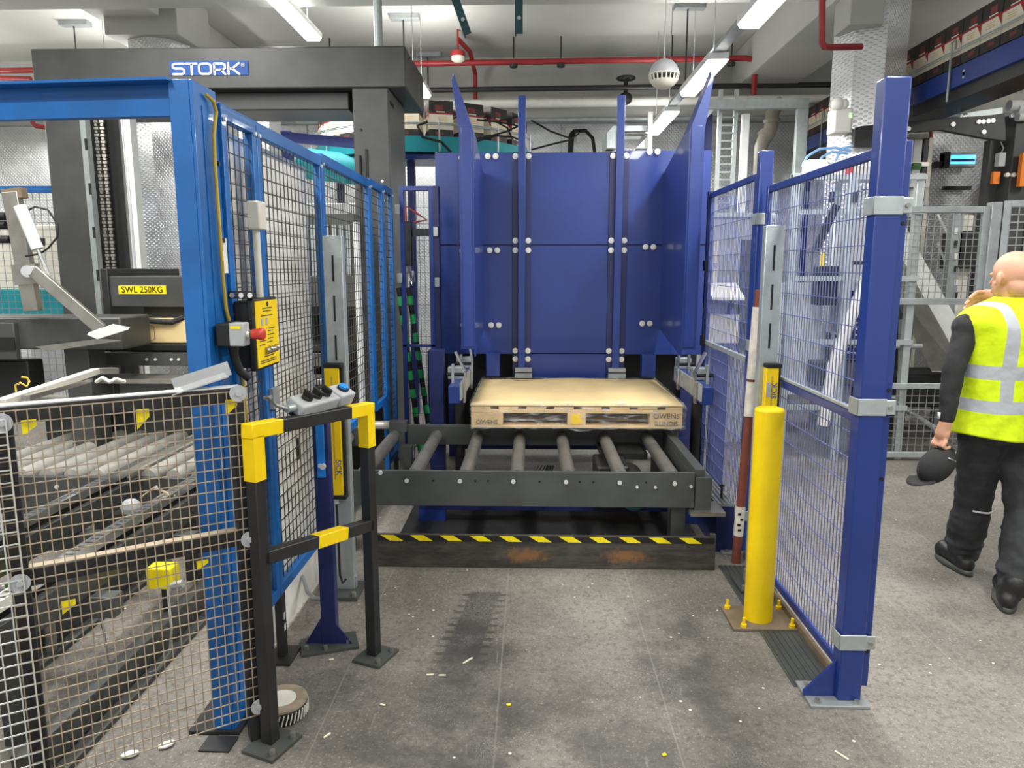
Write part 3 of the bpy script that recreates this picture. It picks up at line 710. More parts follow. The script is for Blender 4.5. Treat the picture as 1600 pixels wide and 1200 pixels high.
# chain outfeed rails running towards the viewer
for x, ya, yb, lab, grp in ((-2.2, 1.9, 4.45, 'chain rail crossing the steel rollers, left one behind the mesh guard', 1), (-1.745, 2.0, 3.72, 'shorter chain rail behind the mesh guard, beside the blue corner post', 2)):
    t = thing('chain_rail', lab, 'conveyor chain', (x, ya, 0), 'chain rails behind the mesh guard')
    MB().box(x - .05, x - .015, ya, 3.76, .36, .485).build('rail', 'black', t, bevel=.003)
    MB().box(x + .015, x + .05, ya, 3.76, .36, .47).build('rail', 'black', t, bevel=.003)
    c = MB(); y = ya
    while y < yb:
        c.box(x - .018, x + .018, y, y + .026, .500, .528); c.box(x - .026, x - .018, y + .004, y + .044, .497, .534); c.box(x + .018, x + .026, y + .004, y + .044, .497, .534); y += .040
    c.build('chain', 'chrome', t)
    MB().box(x - .012, x + .012, ya, yb, .488, .499).build('wear_strip', 'rubber', t)
    for y in (ya + .2, 3.5): MB().box(x - .035, x + .035, y - .03, y + .03, 0, .37).build('leg', 'black', t)
for (x, y0, y1, h, m, lab) in ((-1.56, 1.95, 3.7, .13, 'black', 'low charcoal floor beam nearest the blue corner post, behind the mesh guard'), (-2.05, 2.0, 3.7, .14, 'grey_frame', 'low grey floor beam between the two chain rails')):
    t = thing('floor_beam', lab, 'beam', (x, y0, 0), 'floor beams under the chain rails')
    MB().box(x - .03, x + .03, y0, y1, .02, h).build('web', m, t, bevel=.004)
    MB().box(x - .08, x + .08, y0, y1, 0, .02).build('flange', m, t)
for y in (2.585, 3.24):
    tag(MB().box(-2.4, -1.6, y - .035, y + .035, .27, .355).build('cross_tie', 'grey_frame', bevel=.004), 'dark crossbar tying the chain rails together, ' + ('nearer the mesh guard' if y < 3 else 'nearer the steel rollers'), 'frame')
yb_ = thing('sensor_box', 'small yellow sensor box on the chain rail behind the mesh guard', 'sensor', P(255, 915, Y=2.9))
q = P(255, 900, Y=2.9); MB().box(q.x - .055, q.x + .055, 2.86, 2.94, q.z - .045, q.z + .05).build('body', 'yellow_tape', yb_, bevel=.006)
MB().cyl(q + Vector((.05, -.03, -.03)), q + Vector((.10, -.03, -.02)), .018, 10).build('cable_gland', 'galv', yb_)
MB().cyl(q + Vector((0, 0, -.05)), (q.x, q.y, .02), .012, 8).build('stalk', 'black_soft', yb_)
gb = thing('cylinder_head', 'green valve block on a steel cylinder in the lower corner of the mesh guard', 'valve', P(70, 965, Y=2.75))
q = P(68, 918, Y=2.75); MB().box(q.x - .12, q.x + .06, 2.69, 2.81, q.z - .04, q.z + .04).build('valve_block', 'green', gb, bevel=.01)
MB().prism([q + Vector((-.09, -.06, .04)), q + Vector((.02, -.06, .04)), q + Vector((.02, -.06, .10)), q + Vector((-.02, -.06, .10))], (0, .08, 0)).build('yellow_cap', 'yellow_tape', gb)
MB().cyl(q + Vector((-.0, 0, -.04)), (q.x, q.y, .01), .028, 14).build('cylinder', 'steel', gb)
MB().box(q.x + .06, q.x + .10, 2.72, 2.78, q.z - .025, q.z + .01).build('connector', 'white_metal', gb)
hz = thing('cable_loop', 'thin grey cable hanging in a wide loop behind the mesh guard', 'cable', P(215, 1055, Y=2.6))
MB().tube([P(125, 925, Y=2.6), P(150, 945, Y=2.6), P(162, 985, Y=2.6), P(168, 1030, Y=2.6), P(190, 1052, Y=2.6), P(215, 1058, Y=2.6), P(245, 1047, Y=2.6), P(265, 1020, Y=2.6), P(268, 985, Y=2.6), P(262, 920, Y=2.85)], .005, 6).build('cable', 'galv_grey', hz)
tj = thing('terminal_box', 'crumpled plastic-wrapped terminal box hanging between the chain rails', 'junction box', P(205, 815, Y=3.3))
q = P(205, 793, Y=3.3); MB().ball(q, (.05, .04, .045), 9, 6).build('plastic_wrap', 'grey_plastic', tj, smooth=False)
MB().tube([q + Vector((.05, 0, .05)), q + Vector((.12, 0, .10)), q + Vector((.22, 0, .06))], .006, 6).build('wire', 'wire_tan', tj)

# ------------------------------------------------------------------ dark blue pallet magazine
BY = 5.9
bm = thing('pallet_magazine', 'tall dark blue pallet magazine with two flared guide plates, behind the wrapped pallet', 'machine', (.32, 5.5, 0))
def zof(py, px=890): return P(px, py, Y=BY).z
def xof(px, py=400): return P(px, py, Y=BY).x
zt, zm, zb, zc = 2.505, zof(383), .905, .70
XS = (-.775, -.115, -.055, .65, .712, 1.40)
# back panels: outer left, centre, outer right; upper, lower and the centre skirt
MB().box(-.775, -.12, BY, BY + .012, zm + .006, zt).build('back_panel', 'navy', bm, bevel=.002)
MB().box(-.775, -.12, BY, BY + .012, zb, zm - .006).build('back_panel', 'navy', bm, bevel=.002)
MB().box(-.05, .645, BY, BY + .012, zm + .006, zt - .005).build('back_panel', 'navy', bm, bevel=.002)
MB().box(-.05, .645, BY, BY + .012, .915, zm - .006).build('back_panel', 'navy', bm, bevel=.002)
MB().box(-.05, .645, BY, BY + .012, zc, .905).build('back_panel', 'navy', bm, bevel=.002)
MB().box(.715, 1.40, BY, BY + .012, zm + .006, zt + .01).build('back_panel', 'navy', bm, bevel=.002)
MB().box(.715, 1.40, BY, BY + .012, zb, zm - .006).build('back_panel', 'navy', bm, bevel=.002)
for x in (-.60, 1.14): MB().box(x - .004, x + .004, BY - .004, BY, zb, zt).build('panel_fold', 'navy', bm)
for x in (-.086, .681):
    MB().box(x - .03, x + .03, BY - .055, BY - .01, zc - .02, 2.92).build('upright', 'navy', bm, bevel=.004)
    MB().box(x - .075, x + .075, BY - .012, BY - .002, zc, zt).build('upright_flange', 'navy_dark', bm, bevel=.002)
def bolt(x, z, r=.016, y=BY):
    MB().cyl((x, y - .022, z), (x, y - .012, z), r, 6).cyl((x, y - .014, z), (x, y - .010, z), r * 1.45, 14).build('bolt', 'white_bolt', bm)
for x in (-.086, .681):
    for s in (-1, 1):
        for z in (zof(244), zof(376), zof(391), zof(548), zof(561)): bolt(x + s * .052, z)
for px in (765, 777): bolt(xof(px), zof(391)); bolt(xof(px + 2), zof(508)); bolt(xof(px - 2), zof(244))
for px in (1008, 1020): bolt(xof(px), zof(386)); bolt(xof(px - 2), zof(505)); bolt(xof(px + 2), zof(238))
for pz in (246, 392, 508): bolt(-.555, zof(pz), .022, BY)
# corner guide plates, flared outwards at the top (each an angle of two flanges)
def guide(side):
    s = -1 if side == 'l' else 1; x = .32 + s * .715; nm = bm
    Yg = 5.0
    xo, xi = x + s * .10, x
    flange = MB().prism([(xi, Yg, 1.045), (xo, Yg, 1.045), (xo, Yg, 2.50), (xo + s * .045, Yg, 2.83), (xo + s * .03, Yg, 2.86), (xi, Yg, 2.50)], (0, .008, 0))
    flange.build('guide_flange', 'navy', nm, bevel=.002)
    web = MB()
    web.prism([(xi, Yg + .008, .99), (xi, Yg + .008, 2.50), (xi, Yg + .21, 2.50), (xi, BY, 2.35), (xi, BY, 1.12)], (s * .008, 0, 0))
    web.add([(xi, Yg + .008, 2.50), (xi, Yg + .21, 2.50), (xo + s * .04, Yg + .10, 2.90), (xo + s * .03, Yg + .008, 2.86),
             (xi + s * .008, Yg + .008, 2.49), (xi + s * .008, Yg + .21, 2.49), (xo + s * .048, Yg + .10, 2.89), (xo + s * .038, Yg + .008, 2.85)],
            [(0, 1, 2, 3), (7, 6, 5, 4), (0, 4, 5, 1), (1, 5, 6, 2), (2, 6, 7, 3), (3, 7, 4, 0)])
    web.build('guide_web', 'navy', nm)
    MB().box(xi + s * .012, xi + s * .085, Yg - .008, Yg, 1.06, 2.53).build('wear_plate', 'navy', nm, bevel=.003)
guide('l'); guide('r')
# frame
for x, y in ((-.66, 4.95), (1.30, 5.0), (-.66, 6.07), (1.30, 6.07)):
    MB().box(x - .05, x + .05, y - .05, y + .05, 0, 1.05 if y < 5.5 else 2.4).build('frame_leg', 'navy_dark', bm, bevel=.003)
MB().box(-.71, 1.35, BY + .03, BY + .09, .90, .98).build('cross_beam', 'navy_dark', bm)
MB().box(-.66, 1.3, 5.9, 5.98, .10, .2).build('cross_beam', 'navy_dark', bm)
MB().box(-.72, 1.05, 4.40, 4.46, .08, .16).build('base_beam', 'navy_dark', bm, bevel=.002)
MB().box(-.72, -.55, 4.40, 4.46, 0, .08).build('base_foot', 'navy', bm)
MB().box(.98, 1.05, 4.40, 4.46, 0, .08).build('base_foot', 'navy', bm)
MB().box(-.37, -.26, 5.75, 5.86, .74, .92).build('stop_block', 'navy', bm, bevel=.003)
MB().box(.88, .99, 5.75, 5.86, .74, .92).build('stop_block', 'navy', bm, bevel=.003)
for x0, x1 in ((-.14, .0), (.62, .76)):
    MB().box(x0, x1, 5.80, 5.86, .77, .80).box(x0, x1, 5.80, 5.86, .72, .76).build('support_rail', 'galv_grey', bm)
MB().box(-.775, 1.40, BY + .016, BY + .02, .95, zt).build('backing_sheet', 'navy_dark', bm)
MB().box(-.9, 1.4, 6.14, 6.16, .2, .9).build('dark_back_cover', 'rubber', bm)
# lifting clamps each side of the pallet
def clamp(s, dx):
    xw = .32 + s * .74 + dx
    MB().box(xw, xw + s * .075, 4.62, 5.55, .725, .845).build('clamp_beam', 'navy', bm, bevel=.006)
    MB().box(xw - s * .012, xw, 4.62, 5.5, .75, .86).build('clamp_face', 'galv', bm)
    MB().cyl((xw + s * .03, 4.9, .05), (xw + s * .03, 4.9, .72), .035, 14).build('lift_column', 'rubber', bm)
    MB().box(xw - s * .03, xw + s * .1, 4.85, 5.0, .0, .05).build('column_foot', 'grey_frame', bm)
    for y in (4.72, 5.28):
        MB().bar((xw - s * .022, y, .72), (xw - s * .03, y, .93), .045, .014, (1, 0, 0)).bar((xw - s * .03, y, .925), (xw + s * .035 * (1 if y < 5 else -.2), y, 1.06), .045, .014, (1, 0, 0)).build('pallet_finger', 'chrome', bm)
        MB().cyl((xw - s * .02, y + .04, .90), (xw + s * .10, y + .04, .90), .012, 8).build('spring_pin', 'rubber', bm)
        MB().box(xw + s * .05, xw + s * .066, y + .02, y + .06, .83, .97).build('spring_lug', 'galv', bm)
        MB().box(xw, xw + s * .11, y + .18, y + .26, .845, .93).build('bearing_block', 'galv_grey', bm, bevel=.006)
clamp(-1, -.05); clamp(1, .04)

# ------------------------------------------------------------------ wrapped pallet held above the rollers
pl = thing('pallet', 'wooden pallet with a brown card sheet, wrapped in clear film, above the rollers', 'pallet', (.297, 5.2, .56))
X0, X1, PY0, PY1 = -.40, .985, 4.65, 5.77
def plank(x0, x1, y0, y1, z0, z1, m='wood', nm='board'): MB().box(x0, x1, y0, y1, z0, z1).build(nm, m, pl, bevel=.003)
for k, (a, b) in enumerate(((0, .1), (.205, .335), (.44, .57), (.675, .80), (.895, 1.0))):
    plank(X0, X1, PY0 + (PY1 - PY0) * a, PY0 + (PY1 - PY0) * b, .561, .578, nm='bottom_board')
bx = ((X0, X0 + .21), (.235, .355), (X1 - .21, X1))
for y0, y1 in ((PY0, PY0 + .12), (PY0 + .5, PY0 + .62), (PY1 - .12, PY1)):
    for k, (a, b) in enumerate(bx): plank(a, b, y0, y1, .578, .66, nm='block')
    plank(X0, X1, y0, y1, .66, .685, nm='stringer')
for k in range(8):
    a = X0 + k * (X1 - X0 - .11) / 7; plank(a, a + .13 if k < 7 else X1, PY0, PY1, .685, .705, nm='top_board')
MB().box(.262, .328, PY0 - .003, PY0, .59, .655).build('yellow_mark', 'yellow', pl)
text('OWENS', .048, (X1 - .105, PY0 - .003, .645), (1, 0, 0), (0, 0, 1), 'stencil', 'wood_dark', pl, .001)
text('ILLINOIS', .040, (X1 - .105, PY0 - .003, .595), (1, 0, 0), (0, 0, 1), 'stencil', 'wood_dark', pl, .001)
text('OWENS', .04, (X0 + .105, PY0 - .003, .60), (1, 0, 0), (0, 0, 1), 'stencil', 'wood_dark', pl, .001)
n = 14; sh = MB(); vs_ = []; fs_ = []
for j in range(n + 1):
    for i in range(n + 1):
        u, v = i / n, j / n; e = min(u, 1 - u, v, 1 - v)
        z = .722 + (.010 if e > .05 else -.004) + .006 * math.sin(u * 9) * math.sin(v * 5)
        vs_.append((X0 - .004 + u * (X1 - X0 + .008), PY0 - .004 + v * (PY1 - PY0 + .008), z))
for j in range(n):
    for i in range(n): fs_.append((j * (n + 1) + i, j * (n + 1) + i + 1, (j + 1) * (n + 1) + i + 1, (j + 1) * (n + 1) + i))
sh.add(vs_, fs_); o = sh.build('card_sheet', 'card', pl); sm = o.modifiers.new('t', 'SOLIDIFY'); sm.thickness = .012
for cx in (-.06, .66): MB().box(cx - .08, cx + .08, 5.60, 5.66, .732, .733).build('faint_print', 'wood', pl)
# stretch film around the sides, hanging a little loose
fm = MB(); vs_ = []; fs_ = []; ring = []
N = 160; per = 2 * ((X1 - X0) + (PY1 - PY0)); rnd = random.Random(3)
def rim(d):
    d %= per; a, b = X1 - X0, PY1 - PY0
    if d < a: return X0 + d, PY0, 0, -1
    d -= a
    if d < b: return X1, PY0 + d, 1, 0
    d -= b
    if d < a: return X1 - d, PY1, 0, 1
    d -= a
    return X0, PY1 - d, -1, 0
wob = [rnd.uniform(-1, 1) for _ in range(N)]
LV = ((.735, -.02), (.728, .012), (.70, .014), (.66, .012), (.62, .008), (.585, .010), (.558, .012), (.548, -.02))
for k, (z, off) in enumerate(LV):
    for i in range(N):
        x, y, nx, ny = rim(per * i / N); w = wob[i] * .006 * math.sin(1.7 * k + i)
        o_ = off + w
        sag = -.018 * math.exp(-((x - .32) / .06) ** 2) if (k >= 6 and ny < 0) else 0
        cornr = .02 if (abs(x - X1) < .03 and abs(y - PY0) < .03 and 1 < k < 7) else 0
        vs_.append((x + nx * o_ + cornr, y + ny * o_, z + wob[(i * 3) % N] * .003 + sag))
for k in range(len(LV) - 1):
    for i in range(N): fs_.append((k * N + i, k * N + (i + 1) % N, (k + 1) * N + (i + 1) % N, (k + 1) * N + i))
fm.add(vs_, fs_); fm.build('stretch_film', 'film', pl)

# ------------------------------------------------------------------ steel sill with hazard tape
sl = thing('floor_sill', 'rusty dark steel kerb with black and yellow tape across the bay mouth', 'barrier', (.075, 3.7, 0))
MB().box(-.838, .985, 3.69, 3.72, 0, .182).box(-.838, .985, 3.72, 3.78, 0, .012).build('steel_plate', 'rust', sl, bevel=.003)
MB().box(-.83, .975, 3.687, 3.69, .150, .183).build('black_tape', 'tape_black', sl)
for k in range(11):
    a = -.812 + k * .160
    MB().prism([(a, 3.685, .182), (a + .072, 3.685, .182), (a + .122, 3.685, .151), (a + .05, 3.685, .151)], (0, .002, 0)).build('yellow_stripe', 'yellow_tape', sl)
MB().box(.955, .985, 3.69, 3.715, .18, .20).build('end_tab', 'grey_frame', sl)

# ------------------------------------------------------------------ mid blue perimeter fence and portal of the palletiser cell
LX = -1.03
pf = thing('portal_frame', 'mid blue steel corner post with a channel lintel running out at the upper left', 'door frame', (-1.06, 2.34, 0))
MB().box(LX - .012, LX, 2.265, 2.43, 0, 2.165).build('post_web', 'azure', pf, bevel=.003)
MB().box(LX - .075, LX - .012, 2.265, 2.277, 0, 2.165).build('post_flange', 'azure', pf, bevel=.002)
MB().box(LX - .05, LX - .012, 2.418, 2.43, 0, 2.165).build('post_flange', 'azure', pf)
MB().box(LX - .002, LX + .003, 2.318, 2.322, .1, 2.1).build('post_seam', 'azure', pf)
MB().box(LX - .16, LX + .02, 2.25, 2.45, 0, .012).build('base_plate', 'black_soft', pf)
A_, B_ = Vector((-1.09, 2.30, 0)), Vector((-2.6, 2.42, 0)); dl = (B_ - A_).normalized()
zz = Vector((0, 0, 1)); nrm_ = Vector((dl.y, -dl.x, 0)) * (1 if Vector((dl.y, -dl.x, 0)).y < 0 else -1)
MB().bar(A_ + zz * 2.117, B_ + zz * 2.117, .008, .10).build('lintel_web', 'azure', pf)
MB().bar(A_ + zz * 2.162 + nrm_ * .03, B_ + zz * 2.162 + nrm_ * .03, .065, .008).build('lintel_flange', 'azure', pf)
MB().bar(A_ + zz * 2.085 + nrm_ * .028, B_ + zz * 2.085 + nrm_ * .028, .010, .05).bar(A_ + zz * 2.064 + nrm_ * .014, B_ + zz * 2.064 + nrm_ * .014, .03, .008).build('lintel_lip', 'azure', pf)
for px, py in ((333, 254), (338, 375)): MB().cyl((LX, 2.40, P(px, py, X=LX).z), (LX + .012, 2.40, P(px, py, X=LX).z), .008, 8).build('bolt', 'black_soft', pf)
MB().box(LX, LX + .006, 2.385, 2.43, 1.585, 1.70).build('white_label', 'white', pf)

def blue_panel(y0, y1, z0, z1, label, splits=(), legs=()):
    t = thing('mesh_fence', label, 'fence', (LX, (y0 + y1) / 2, z0), 'panels of the mid blue fence')
    fr = MB(); w = .038
    fr.box(LX - .02, LX + .012, y0, y1, z1 - .05, z1).box(LX - .02, LX + .012, y0, y1, z0, z0 + .045)
    for y in (y0, y1 - w): fr.box(LX - .02, LX + .012, y, y + w, z0 + .045, z1 - .05)
    fr.build('frame', 'azure', t, bevel=.003)
    for y in splits: MB().box(LX - .018, LX + .010, y - .016, y + .016, z0 + .04, z1 - .05).build('mullion', 'azure', t)
    MB().mesh_grid((LX - .004, y0 + w, z0 + .04), (0, y1 - y0 - 2 * w, 0), (0, 0, z1 - z0 - .085), .048, .050, .0034).build('wire_mesh', 'wire_dark', t, smooth=False)
    for y in legs:
        MB().box(LX - .02, LX + .012, y, y + .045, 0, z0).build('leg', 'black_soft', t, bevel=.003)
        MB().box(LX - .05, LX + .05, y - .05, y + .10, 0, .01).build('foot_plate', 'black_soft', t)
        for z in (.12, .17): MB().box(LX + .012, LX + .013, y + .014, y + .03, z, z + .028).build('slot', 'sheet', t)
    for y in (y0 + .018, y1 - .018):
        MB().cyl((LX + .012, y, z1 - .05), (LX + .02, y, z1 - .05), .008, 8).build('bolt', 'white_bolt', t)
    return t
blue_panel(2.435, 2.735, .28, 2.135, 'narrow mid blue mesh panel between the corner post and the next post')
blue_panel(2.74, 3.57, .28, 2.135, 'wide mid blue mesh panel behind the black and yellow barrier', legs=(2.74,))
blue_panel(3.575, 4.62, .69, 2.15, 'mid blue mesh panel with a raised bottom rail, behind the slotted galvanised post', legs=())
blue_panel(4.625, 5.02, .67, 2.16, 'narrow raised mid blue mesh panel with the white tube behind it')
blue_panel(5.025, 5.36, .2, 2.17, 'last mid blue mesh panel, next to the dark blue gate panel', legs=(5.30,))
tag(MB().box(LX - .018, LX + .012, 4.98, 5.03, 0, .67).prism([(LX, 4.98, .67), (LX, 4.86, .67), (LX, 4.98, .42)], (.012, 0, 0)).build('fence_support', 'azure'), 'mid blue leg with a gusset below the raised fence panels', 'leg')
gs = thing('guard_sheet', 'large scuffed pale grey sheet fixed behind the blue mesh panels', 'sheet', (LX - .06, 3, .25))
MB().box(LX - .07, LX - .06, 2.46, 3.54, .02, 2.08).build('sheet', 'sheet', gs)
MB().box(LX - .06, LX - .055, 3.22, 3.25, .72, .82).build('dark_hole', 'rubber', gs)
bx_ = thing('fence_bracket', 'grey cable bracket on the blue fence post behind the barrier rail', 'bracket', (LX + .02, 2.74, 1.08))
MB().box(LX + .013, LX + .03, 2.72, 2.79, 1.06, 1.14).build('bracket_plate', 'galv_grey', bx_)
pc = thing('door_switch', 'cream switch housing with a white stem on the second blue fence post', 'switch', (LX + .02, 2.77, 1.5))
q = P(398, 337, X=LX + .03)
MB().box(LX + .014, LX + .06, q.y - .035, q.y + .035, q.z - .05, q.z + .05).build('housing', 'cream', pc, bevel=.006)
MB().box(LX + .02, LX + .055, q.y - .03, q.y + .03, q.z + .01, q.z + .045).build('clear_cap', 'grey_plastic', pc)
MB().cyl((LX + .03, q.y + .005, q.z - .05), (LX + .03, q.y + .01, 1.48), .013, 10).build('stem', 'cream', pc)
cb = thing('yellow_cable', 'dirty yellow cable running down the blue corner post to the barrier', 'cable', (LX + .02, 2.43, .9))
MB().tube([P(322, 148, X=LX + .01), P(333, 158, X=LX + .015), P(338, 175, X=LX + .015), P(334, 210, X=LX + .015), P(336, 260, X=LX + .015), P(342, 340, X=LX + .015), P(349, 440, X=LX + .015), P(353, 480, X=LX + .012), (LX + .012, 2.47, 1.25), (LX + .015, 2.48, 1.18), (LX + .012, 2.50, .95)], .006, 8).build('cable', 'cable_yellow', cb)

# interlock key box with emergency stop
kb = thing('key_exchange_box', 'black box with a yellow printed front plate on the blue fence', 'control box', (-.98, 2.52, 1.25))
KX = -.938
MB().box(LX + .02, KX - .022, 2.42, 2.625, 1.262, 1.492).build('housing', 'rubber', kb, bevel=.006)
MB().box(KX - .024, KX, 2.41, 2.635, 1.252, 1.50).build('front_plate', 'rubber', kb, bevel=.006)
yp = MB().box(KX, KX + .003, 2.42, 2.628, 1.262, 1.490).build('yellow_label', 'yellow', kb)
pr = MB()
for k, (a, b, w) in enumerate(((.3, 1.462, .09), (.32, 1.452, .08), (.22, 1.436, .11), (.1, 1.39, .05), (.55, 1.39, .06), (.1, 1.378, .04), (.52, 1.381, .05), (.1, 1.364, .06), (.5, 1.368, .06), (.1, 1.35, .06), (.5, 1.354, .05), (.1, 1.337, .05), (.45, 1.342, .05), (.3, 1.294, .09), (.1, 1.281, .15), (.1, 1.274, .15))):
    y = 2.42 + a * .2; pr.box(KX + .003, KX + .0042, y, y + w, b, b + .003)
pr.build('small_print', 'box_dark', yp)
MB().cyl((KX + .003, 2.53, 1.477), (KX + .0045, 2.53, 1.477), .009, 14).build('logo_badge', 'box_dark', yp)
for y in (2.462, 2.505): MB().box(KX + .003, KX + .0045, y, y + .018, 1.405, 1.43).build('window', 'grey_plastic', yp)
ks = MB(); [ks.cyl((KX + .004, 2.49 + .03 * k, 1.315 + .004 * (k % 2)), (KX + .009, 2.50 + .03 * k, 1.315), .013, 10) for k in range(4)]
ks.build('lock_picture', 'steel', yp)
MB().box(LX + .012, -.93, 2.40, 2.415, 1.50, 1.525).build('mounting_rail', 'black_soft', kb)
for x in (-1.0, -.97, -.94): MB().cyl((x, 2.39, 1.512), (x, 2.40, 1.512), .009, 8).build('bolt', 'chrome', kb)
es = thing('emergency_stop', 'red mushroom emergency stop button on a grey box beside the yellow label', 'emergency stop', (-.98, 2.3, 1.36))
MB().box(-1.02, -.975, 2.29, 2.40, 1.35, 1.425).build('back_box', 'rubber', es, bevel=.005)
MB().box(-.975, -.925, 2.285, 2.335, 1.352, 1.428).build('grey_cover', 'grey_plastic', es, bevel=.005)
MB().box(-.968, -.935, 2.283, 2.285, 1.408, 1.418).build('yellow_tag', 'yellow_tape', es)
MB().cyl((-.927, 2.31, 1.39), (-.912, 2.31, 1.39), .015, 14).build('button_collar', 'chrome', es)
MB().cyl((-.915, 2.31, 1.39), (-.905, 2.31, 1.39), .012, 14).build('green_ring', 'green', es)
MB().lathe([(.012, 0), (.016, .004), (.017, .02), (.020, .026), (.020, .038), (.014, .043), (0, .044)], (-.910, 2.31, 1.39), 18, (1, 0, 0)).build('button', 'red_btn', es)
MB().tube([(-.985, 2.34, 1.35), (-.985, 2.345, 1.31), (-.975, 2.36, 1.26), (-.955, 2.38, 1.235)], [.018, .014, .014, .014], 10).build('cable_gland', 'rubber', es)

# dark blue narrow gate panel closing the gap next to the magazine
def navy_panel(name, label, A, B, z0, z1, posts, mids=(), group='dark blue mesh panels', su=.030, sv=.10, wire=.0034, wm='wire_blue'):
    t = mesh_fence(name, label, 'fence panel', A, B, z0, z1, 'navy', wm, su, sv, .034, wire, mids, .022, group)
    return t
g = navy_panel('mesh_fence', 'narrow dark blue mesh panel between the blue fence and the magazine', (-.985, 5.45, 0), (-.735, 5.45, 0), .1, 2.2, (), [(1.02, 'navy', .02)], su=.038, sv=.12, wire=.003, wm='navy_dark')
MB().box(-.735, -.69, 5.43, 5.50, 0, 2.2).build('post', 'navy_dark', g, bevel=.003)
for x, z in ((-.995, 2.03), (-.99, 1.53), (-.715, 1.87), (-.71, 1.5)): MB().box(x - .018, x + .018, 5.41, 5.43, z - .035, z + .035).build('clip', 'galv', g, bevel=.003)
hp = thing('hazard_post', 'black posts taped with green bands behind the narrow dark blue panel', 'post', (-.95, 5.8, 0))
for s, x0, y0, x1 in ((0, -1.06, 5.75, -.90), (1, -1.0, 5.85, -.82)):
    p = MB().cyl((x1, y0, 0), (x0, y0, 1.45), .022, 10).build('post', 'rubber', hp)
    for k in range(9):
        a = .08 + k * .105; c0 = Vector((x1, y0, 0)).lerp(Vector((x0, y0, 1.45)), a * .98); c1 = Vector((x1, y0, 0)).lerp(Vector((x0, y0, 1.45)), a * .98 + .05)
        MB().cyl(c0, c1, .0245, 10).build('green_band', 'green_tape', p)
tag(MB().prism([(-.86, 6.25, 1.95), (-.80, 6.25, 1.98), (-.79, 6.25, .12), (-.82, 6.25, 0), (-.86, 6.25, .0)], (0, .04, 0)).build('machine_cover', 'pale_blue', bevel=.004), 'narrow pale blue cover strip between the dark blue panel and the magazine', 'cover')
tg = thing('tool_gripper', 'black tool head with a hook hanging behind the narrow dark blue panel', 'tool', (-.98, 5.9, 1.5))
MB().box(-1.06, -.98, 5.95, 6.02, 1.62, 1.98).build('tool_body', 'rubber', tg, bevel=.008)
MB().box(-1.0, -.75, 5.97, 6.0, 1.86, 1.92).build('arm', 'black_soft', tg)
MB().tube([(-1.01, 5.96, 1.62), (-1.0, 5.95, 1.52), (-.985, 5.94, 1.47), (-.97, 5.94, 1.52), (-.98, 5.95, 1.58)], .012, 8).build('hook', 'chrome', tg)
MB().tube([(-1.03, 5.97, 1.98), (-1.03, 5.97, 2.10), (-.95, 5.97, 2.05), (-.86, 5.97, 1.99), (-.97, 5.97, 1.97)], .010, 6).build('red_hose', 'red', tg)

# ------------------------------------------------------------------ dark blue fence on the bollard side
RX = 1.22
def fence_post(label, x, y, h, wx, wy, gusset, strip=False, clamps=(), face=-1):
    t = thing('fence_post', label, 'fence post', (x, y, 0), 'dark blue fence posts')
    MB().box(x - wx / 2, x + wx / 2, y - wy / 2, y + wy / 2, .012, h).build('tube', 'navy', t, bevel=.005)
    MB().box(x - wx / 2 - .11, x + wx / 2 + .02, y - wy / 2 - .035, y + wy / 2 + .06, 0, .012).build('base_plate', 'galv_grey', t, bevel=.002)
    if gusset: MB().prism([(x - wx / 2, y - .006, .012), (x - wx / 2 - gusset, y - .006, .012), (x - wx / 2 - gusset, y - .006, .03), (x - wx / 2, y - .006, .155)], (0, .012, 0)).build('gusset', 'navy', t)
    for dx, dy in ((-wx / 2 - .08, -wy / 2 - .012), (0.02, -wy / 2 - .018), (-wx / 2 - .08, wy / 2 + .03)): MB().cyl((x + dx, y + dy, .012), (x + dx, y + dy, .026), .010, 6).build('anchor_bolt', 'steel', t)
    for z in clamps:
        MB().box(x - wx / 2 - .012, x + wx / 2 + .004, y - wy / 2 - .006, y - wy / 2, z - .03, z + .03).box(x + wx / 2, x + wx / 2 + .035, y - wy / 2 - .004, y - wy / 2 + .004, z - .026, z + .026).box(x - wx / 2 - .012, x - wx / 2 - .006, y - wy / 2 - .006, y + wy / 2, z - .03, z + .03).build('clamp', 'galv', t, bevel=.003)
        MB().cyl((x + wx / 2 + .016, y - wy / 2 - .012, z), (x + wx / 2 + .016, y - wy / 2, z), .008, 8).build('clamp_bolt', 'steel', t)
    return t
e = fence_post('tall dark blue end post with three galvanised clamps, between the bollard and the person', 1.185, 2.53, 2.215, .085, .07, .115, clamps=(P(1380, 321, Y=2.49).z, P(1345, 637, Y=2.49).z, P(1325, 1005, Y=2.49).z))
MB().box(1.232, 1.258, 2.515, 2.575, .06, 2.02).build('edge_strip', 'navy', e, bevel=.003)
for z in (1.75, 1.18, .86, .20): MB().cyl((1.2455, 2.512, z), (1.2455, 2.516, z), .007, 10).build('hole', 'rubber', e)
fence_post('dark blue fence post behind the leaning pipe', 1.225, 3.97, 2.21, .07, .06, .12, clamps=(P(1188, 342, Y=3.94).z, P(1175, 540, Y=3.94).z, P(1160, 806, Y=3.94).z))
mr = 1.048
t = navy_panel('mesh_fence', 'wide dark blue mesh panel beside the yellow bollard', (RX, 2.60, 0), (RX, 3.88, 0), .04, 2.02, (), [(mr, 'navy', .035), (mr + .026, 'galv', .014)])
t = navy_panel('mesh_fence', 'dark blue mesh panel between the leaning pipe and the pallet magazine', (RX, 4.06, 0), (RX, 5.12, 0), .09, 2.11, (), [(1.09, 'galv', .03)])
MB().box(RX - .02, RX + .02, 5.09, 5.13, 0, 2.12).build('post', 'navy_dark', t)
